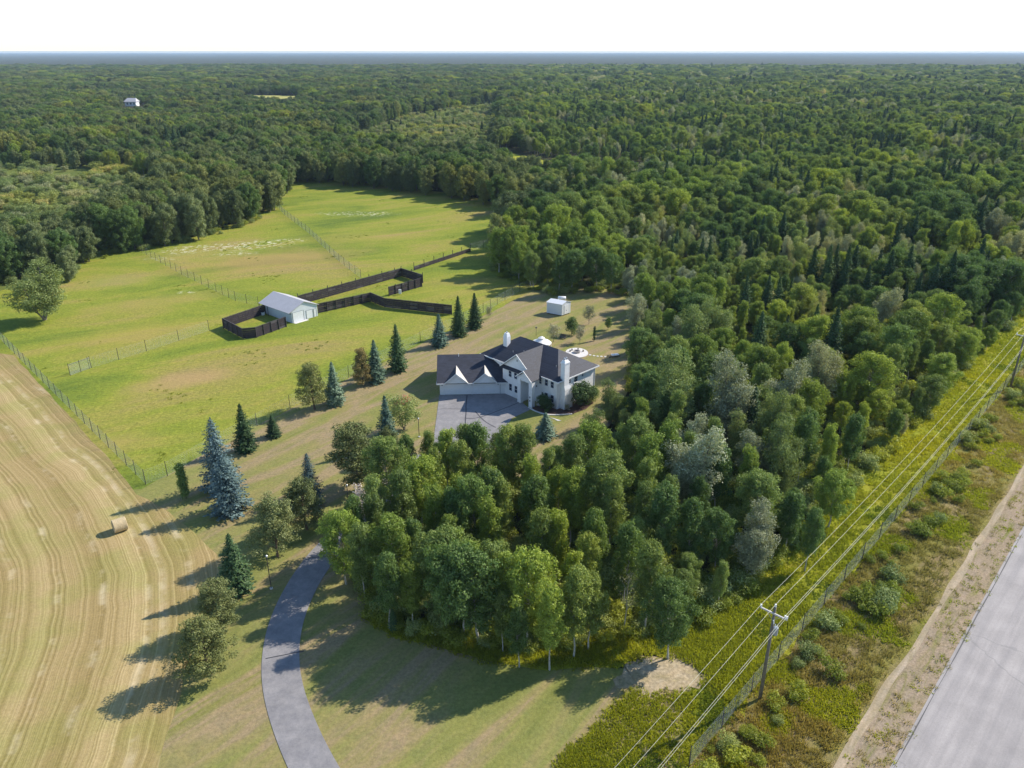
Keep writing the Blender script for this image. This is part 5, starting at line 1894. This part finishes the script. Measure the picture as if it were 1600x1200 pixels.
def stuff_instances(name, pts, srcs, label=None, cat=None, kind='stuff'):
    """pts: (x,y,z, rot, sx, sz, source index); srcs: list of tuples of objects"""
    me = bpy.data.meshes.new(name)
    a = np.array([(p[0], p[1], p[2]) for p in pts], dtype=np.float32)
    me.vertices.add(len(a))
    me.vertices.foreach_set('co', a.ravel())
    for nm, vals in (('rot', [p[3] for p in pts]), ('sx', [p[4] for p in pts]), ('sz', [p[5] for p in pts])):
        at = me.attributes.new(nm, 'FLOAT', 'POINT')
        at.data.foreach_set('value', np.array(vals, dtype=np.float32))
    at = me.attributes.new('var', 'INT', 'POINT')
    at.data.foreach_set('value', np.array([p[6] for p in pts], dtype=np.int32))
    o = bpy.data.objects.new(name, me)
    COL.objects.link(o)
    ng = bpy.data.node_groups.new(name, 'GeometryNodeTree')
    ng.interface.new_socket('Geometry', in_out='INPUT', socket_type='NodeSocketGeometry')
    ng.interface.new_socket('Geometry', in_out='OUTPUT', socket_type='NodeSocketGeometry')
    gi, go = ng.nodes.new('NodeGroupInput'), ng.nodes.new('NodeGroupOutput')
    join = ng.nodes.new('GeometryNodeJoinGeometry')

    def attr(nm, dt):
        n_ = ng.nodes.new('GeometryNodeInputNamedAttribute')
        n_.data_type = dt
        n_.inputs['Name'].default_value = nm
        return n_.outputs['Attribute']
    rot, sx, sz, var = attr('rot', 'FLOAT'), attr('sx', 'FLOAT'), attr('sz', 'FLOAT'), attr('var', 'INT')
    cr = ng.nodes.new('ShaderNodeCombineXYZ')
    ng.links.new(rot, cr.inputs[2])
    cs = ng.nodes.new('ShaderNodeCombineXYZ')
    ng.links.new(sx, cs.inputs[0])
    ng.links.new(sx, cs.inputs[1])
    ng.links.new(sz, cs.inputs[2])
    for i, objs in enumerate(srcs):
        cmp_ = ng.nodes.new('FunctionNodeCompare')
        cmp_.data_type = 'INT'
        cmp_.operation = 'EQUAL'
        ng.links.new(var, cmp_.inputs[2])
        cmp_.inputs[3].default_value = i
        for ob in objs:
            oi = ng.nodes.new('GeometryNodeObjectInfo')
            oi.transform_space = 'ORIGINAL'
            oi.inputs['Object'].default_value = ob
            oi.inputs['As Instance'].default_value = True
            ip = ng.nodes.new('GeometryNodeInstanceOnPoints')
            ng.links.new(gi.outputs[0], ip.inputs['Points'])
            ng.links.new(cmp_.outputs[0], ip.inputs['Selection'])
            ng.links.new(oi.outputs['Geometry'], ip.inputs['Instance'])
            ng.links.new(cr.outputs[0], ip.inputs['Rotation'])
            ng.links.new(cs.outputs[0], ip.inputs['Scale'])
            ng.links.new(ip.outputs[0], join.inputs[0])
    ng.links.new(join.outputs[0], go.inputs[0])
    md = o.modifiers.new('scatter', 'NODES')
    md.node_group = ng
    o['kind'] = kind
    if label:
        o['label'] = label
    if cat:
        o['category'] = cat
    return o


keys = sorted({(s[0], s[4] % len(PROTO[s[0]])) for s in rest if (s[0], s[4] % len(PROTO[s[0]])) in SRC})
kidx = {k: i for i, k in enumerate(keys)}
pts = []
for s in rest:
    k = (s[0], s[4] % len(PROTO[s[0]]))
    if k not in kidx:
        continue
    sc = s[3] / PROTO[k[0]][k[1]][2]
    pts.append((s[1], s[2], 0, rr.random() * 6.28, sc * s[5], sc, kidx[k]))
stuff_instances('distant_forest', pts, [SRC[k] for k in keys], 'dense mixed woodland stretching to the horizon', 'forest')
print('FOREST', len(spots), 'individual', len(spots) - len(rest), 'stuff', len(rest), {k: len(v) for k, v in byk.items()})

# ---------------------------------------------------------------- ground cover


def tuft_obj(name, mat, n, hgt, spread, wd, seed):
    rr_ = random.Random(seed)
    m_ = MB()
    for i in range(n):
        a, r = rr_.random() * 6.28, spread * rr_.random() ** .6
        x, y = math.cos(a) * r, math.sin(a) * r
        h = hgt * rr_.uniform(.5, 1.1)
        b = rr_.random() * 6.28
        lx, ly = math.cos(a) * h * .45 * rr_.random(), math.sin(a) * h * .45 * rr_.random()
        dx, dy = math.cos(b) * wd, math.sin(b) * wd
        m_.face([(x - dx, y - dy, 0), (x + dx, y + dy, 0), (x + lx + dx * .6, y + ly + dy * .6, h * .65), (x + lx * 1.6, y + ly * 1.6, h)])
    me = bpy.data.meshes.new(name)
    me.from_pydata(m_.v, [], m_.f)
    me.materials.append(mat)
    return bpy.data.objects.new(name, me)


def bush_obj(name, mat, h, r, seed):
    rr_ = random.Random(seed)
    cen = [(rr_.uniform(-r, r) * .6, rr_.uniform(-r, r) * .6, h * rr_.uniform(.25, .8)) for _ in range(9)]
    C, Nn, Z = clusters(cen, [h * .35] * 9, 260, .08)
    v, q = leaf_quads(C, Nn, Z)
    return bpy.data.objects.new(name, mesh_np(name, v, q, mat))


T1 = tuft_obj('weed tuft', MAT['weed'], 38, .34, .65, .055, 1)
T2 = tuft_obj('dry tuft', MAT['weed2'], 24, .55, .45, .04, 2)
T3 = tuft_obj('grass tuft', MAT['weedp'], 30, .28, .7, .06, 3)
T4 = bush_obj('undergrowth', MAT['weedd'], 1.5, 1.0, 4)
T5 = bush_obj('undergrowth grey', MAT['leaf_w1'], 1.8, 1.1, 5)
rr = random.Random(21)
cover = []
for i in range(26000):
    s = 40 + 260 * rr.random() ** 1.6
    w = rr.uniform(-31.5, -8.6)
    n = mnoise.noise(Vector((s * .15, w * .15, 0)))
    x, y = RW(w, s)
    if in_poly(*to_px(*RW(w, s)), PX_BARE):
        continue
    if w < -22.3:
        if rr.random() < .45:
            continue
        src = 0 if n > -.3 else 2
        sc = rr.uniform(.5, 1.1)
    elif w < -13.3:
        dens = 1 if n > -.05 else .55
        if rr.random() > dens:
            continue
        src = 0 if n > .12 else 1
        sc = rr.uniform(.4, 1.0)
    else:
        if rr.random() < .8 or w < -11.6 and rr.random() < .95:
            continue
        src, sc = (1 if rr.random() < .6 else 0), rr.uniform(.3, .7)
    cover.append((x, y, .02, rr.random() * 6.28, sc * 1.2, sc, src))
# bushes of the ditch along the wire fence
for i in range(210):
    s = 45 + 200 * rr.random() ** 1.3
    n = mnoise.noise(Vector((s * .09, 2, 0)))
    if n < -.05 and rr.random() < .8:
        continue
    w = rr.uniform(-21.8, -17.5 + 2.2 * n)
    x, y = RW(w, s)
    sc = rr.uniform(.4, 1.15)
    cover.append((x, y, 0, rr.random() * 6.28, sc * 1.2, sc, 3 if rr.random() < .88 else 4))
stuff_instances('verge_weeds', cover, [(T1,), (T2,), (T3,), (T4,), (T5,)], 'tall weeds and grass tufts along the road verge', 'weeds')
cover = []
for i in range(14000):
    y = 50 + 260 * rr.random() ** 1.4
    x = rr.uniform(-1, 1) * (y * .7 + 10)
    px, py = to_px(x, y)
    z = zone(x, y)
    if z in ('far', 'left', 'back') and x * RB[0] + y * RB[1] < -28:
        sc = rr.uniform(.5, 1.3)
        cover.append((x, y, 0, rr.random() * 6.28, sc * 1.3, sc, 0 if rr.random() < .75 else 1))
stuff_instances('undergrowth', cover, [(T4,), (T5,)], 'leafy undergrowth on the floor of the woods', 'undergrowth')
cover = []
pp_ = [P(*q) for q in PX_PASTURE]
for i in range(60000):
    y = 92 + 260 * rr.random()
    x = rr.uniform(-150, 20)
    if not in_poly(x, y, pp_):
        continue
    n = mnoise.noise(Vector((x * .08, y * .08, 3)))
    if n < .36 or rr.random() > .15:
        continue
    sc = rr.uniform(.3, .7)
    cover.append((x, y, .02, rr.random() * 6.28, sc * 1.3, sc, 0))
pe = [P(*q) for q in PX_EDGE]
for i in range(9000):
    y = rr.uniform(48, 78)
    x = rr.uniform(-22, 40)
    if in_poly(x, y, pe) and not in_poly(*to_px(x, y), PX_BARE):
        sc = rr.uniform(.5, 1.2)
        cover.append((x, y, .05, rr.random() * 6.28, sc * 1.2, sc, 1))
stuff_instances('pasture_grass', cover, [(T3,), (T1,)], 'green and ochre grass tufts of the pasture', 'grass')

# ---------------------------------------------------------------- haze
hz = MB().box(-25100, 25100, -350, 30100, -1.0, 63.0)
hm = bpy.data.materials.new('thin summer haze')
hm.use_nodes = True
hn = hm.node_tree
hn.nodes.remove(hn.nodes['Principled BSDF'])
vol = hn.nodes.new('ShaderNodeVolumePrincipled')
vol.inputs['Color'].default_value = (0.62, 0.8, 1.0, 1)
vol.inputs['Density'].default_value = 0.00006
vol.inputs['Anisotropy'].default_value = 0.0
hn.links.new(vol.outputs[0], hn.nodes['Material Output'].inputs['Volume'])
tag(hz.build('haze', hm), kind='stuff')
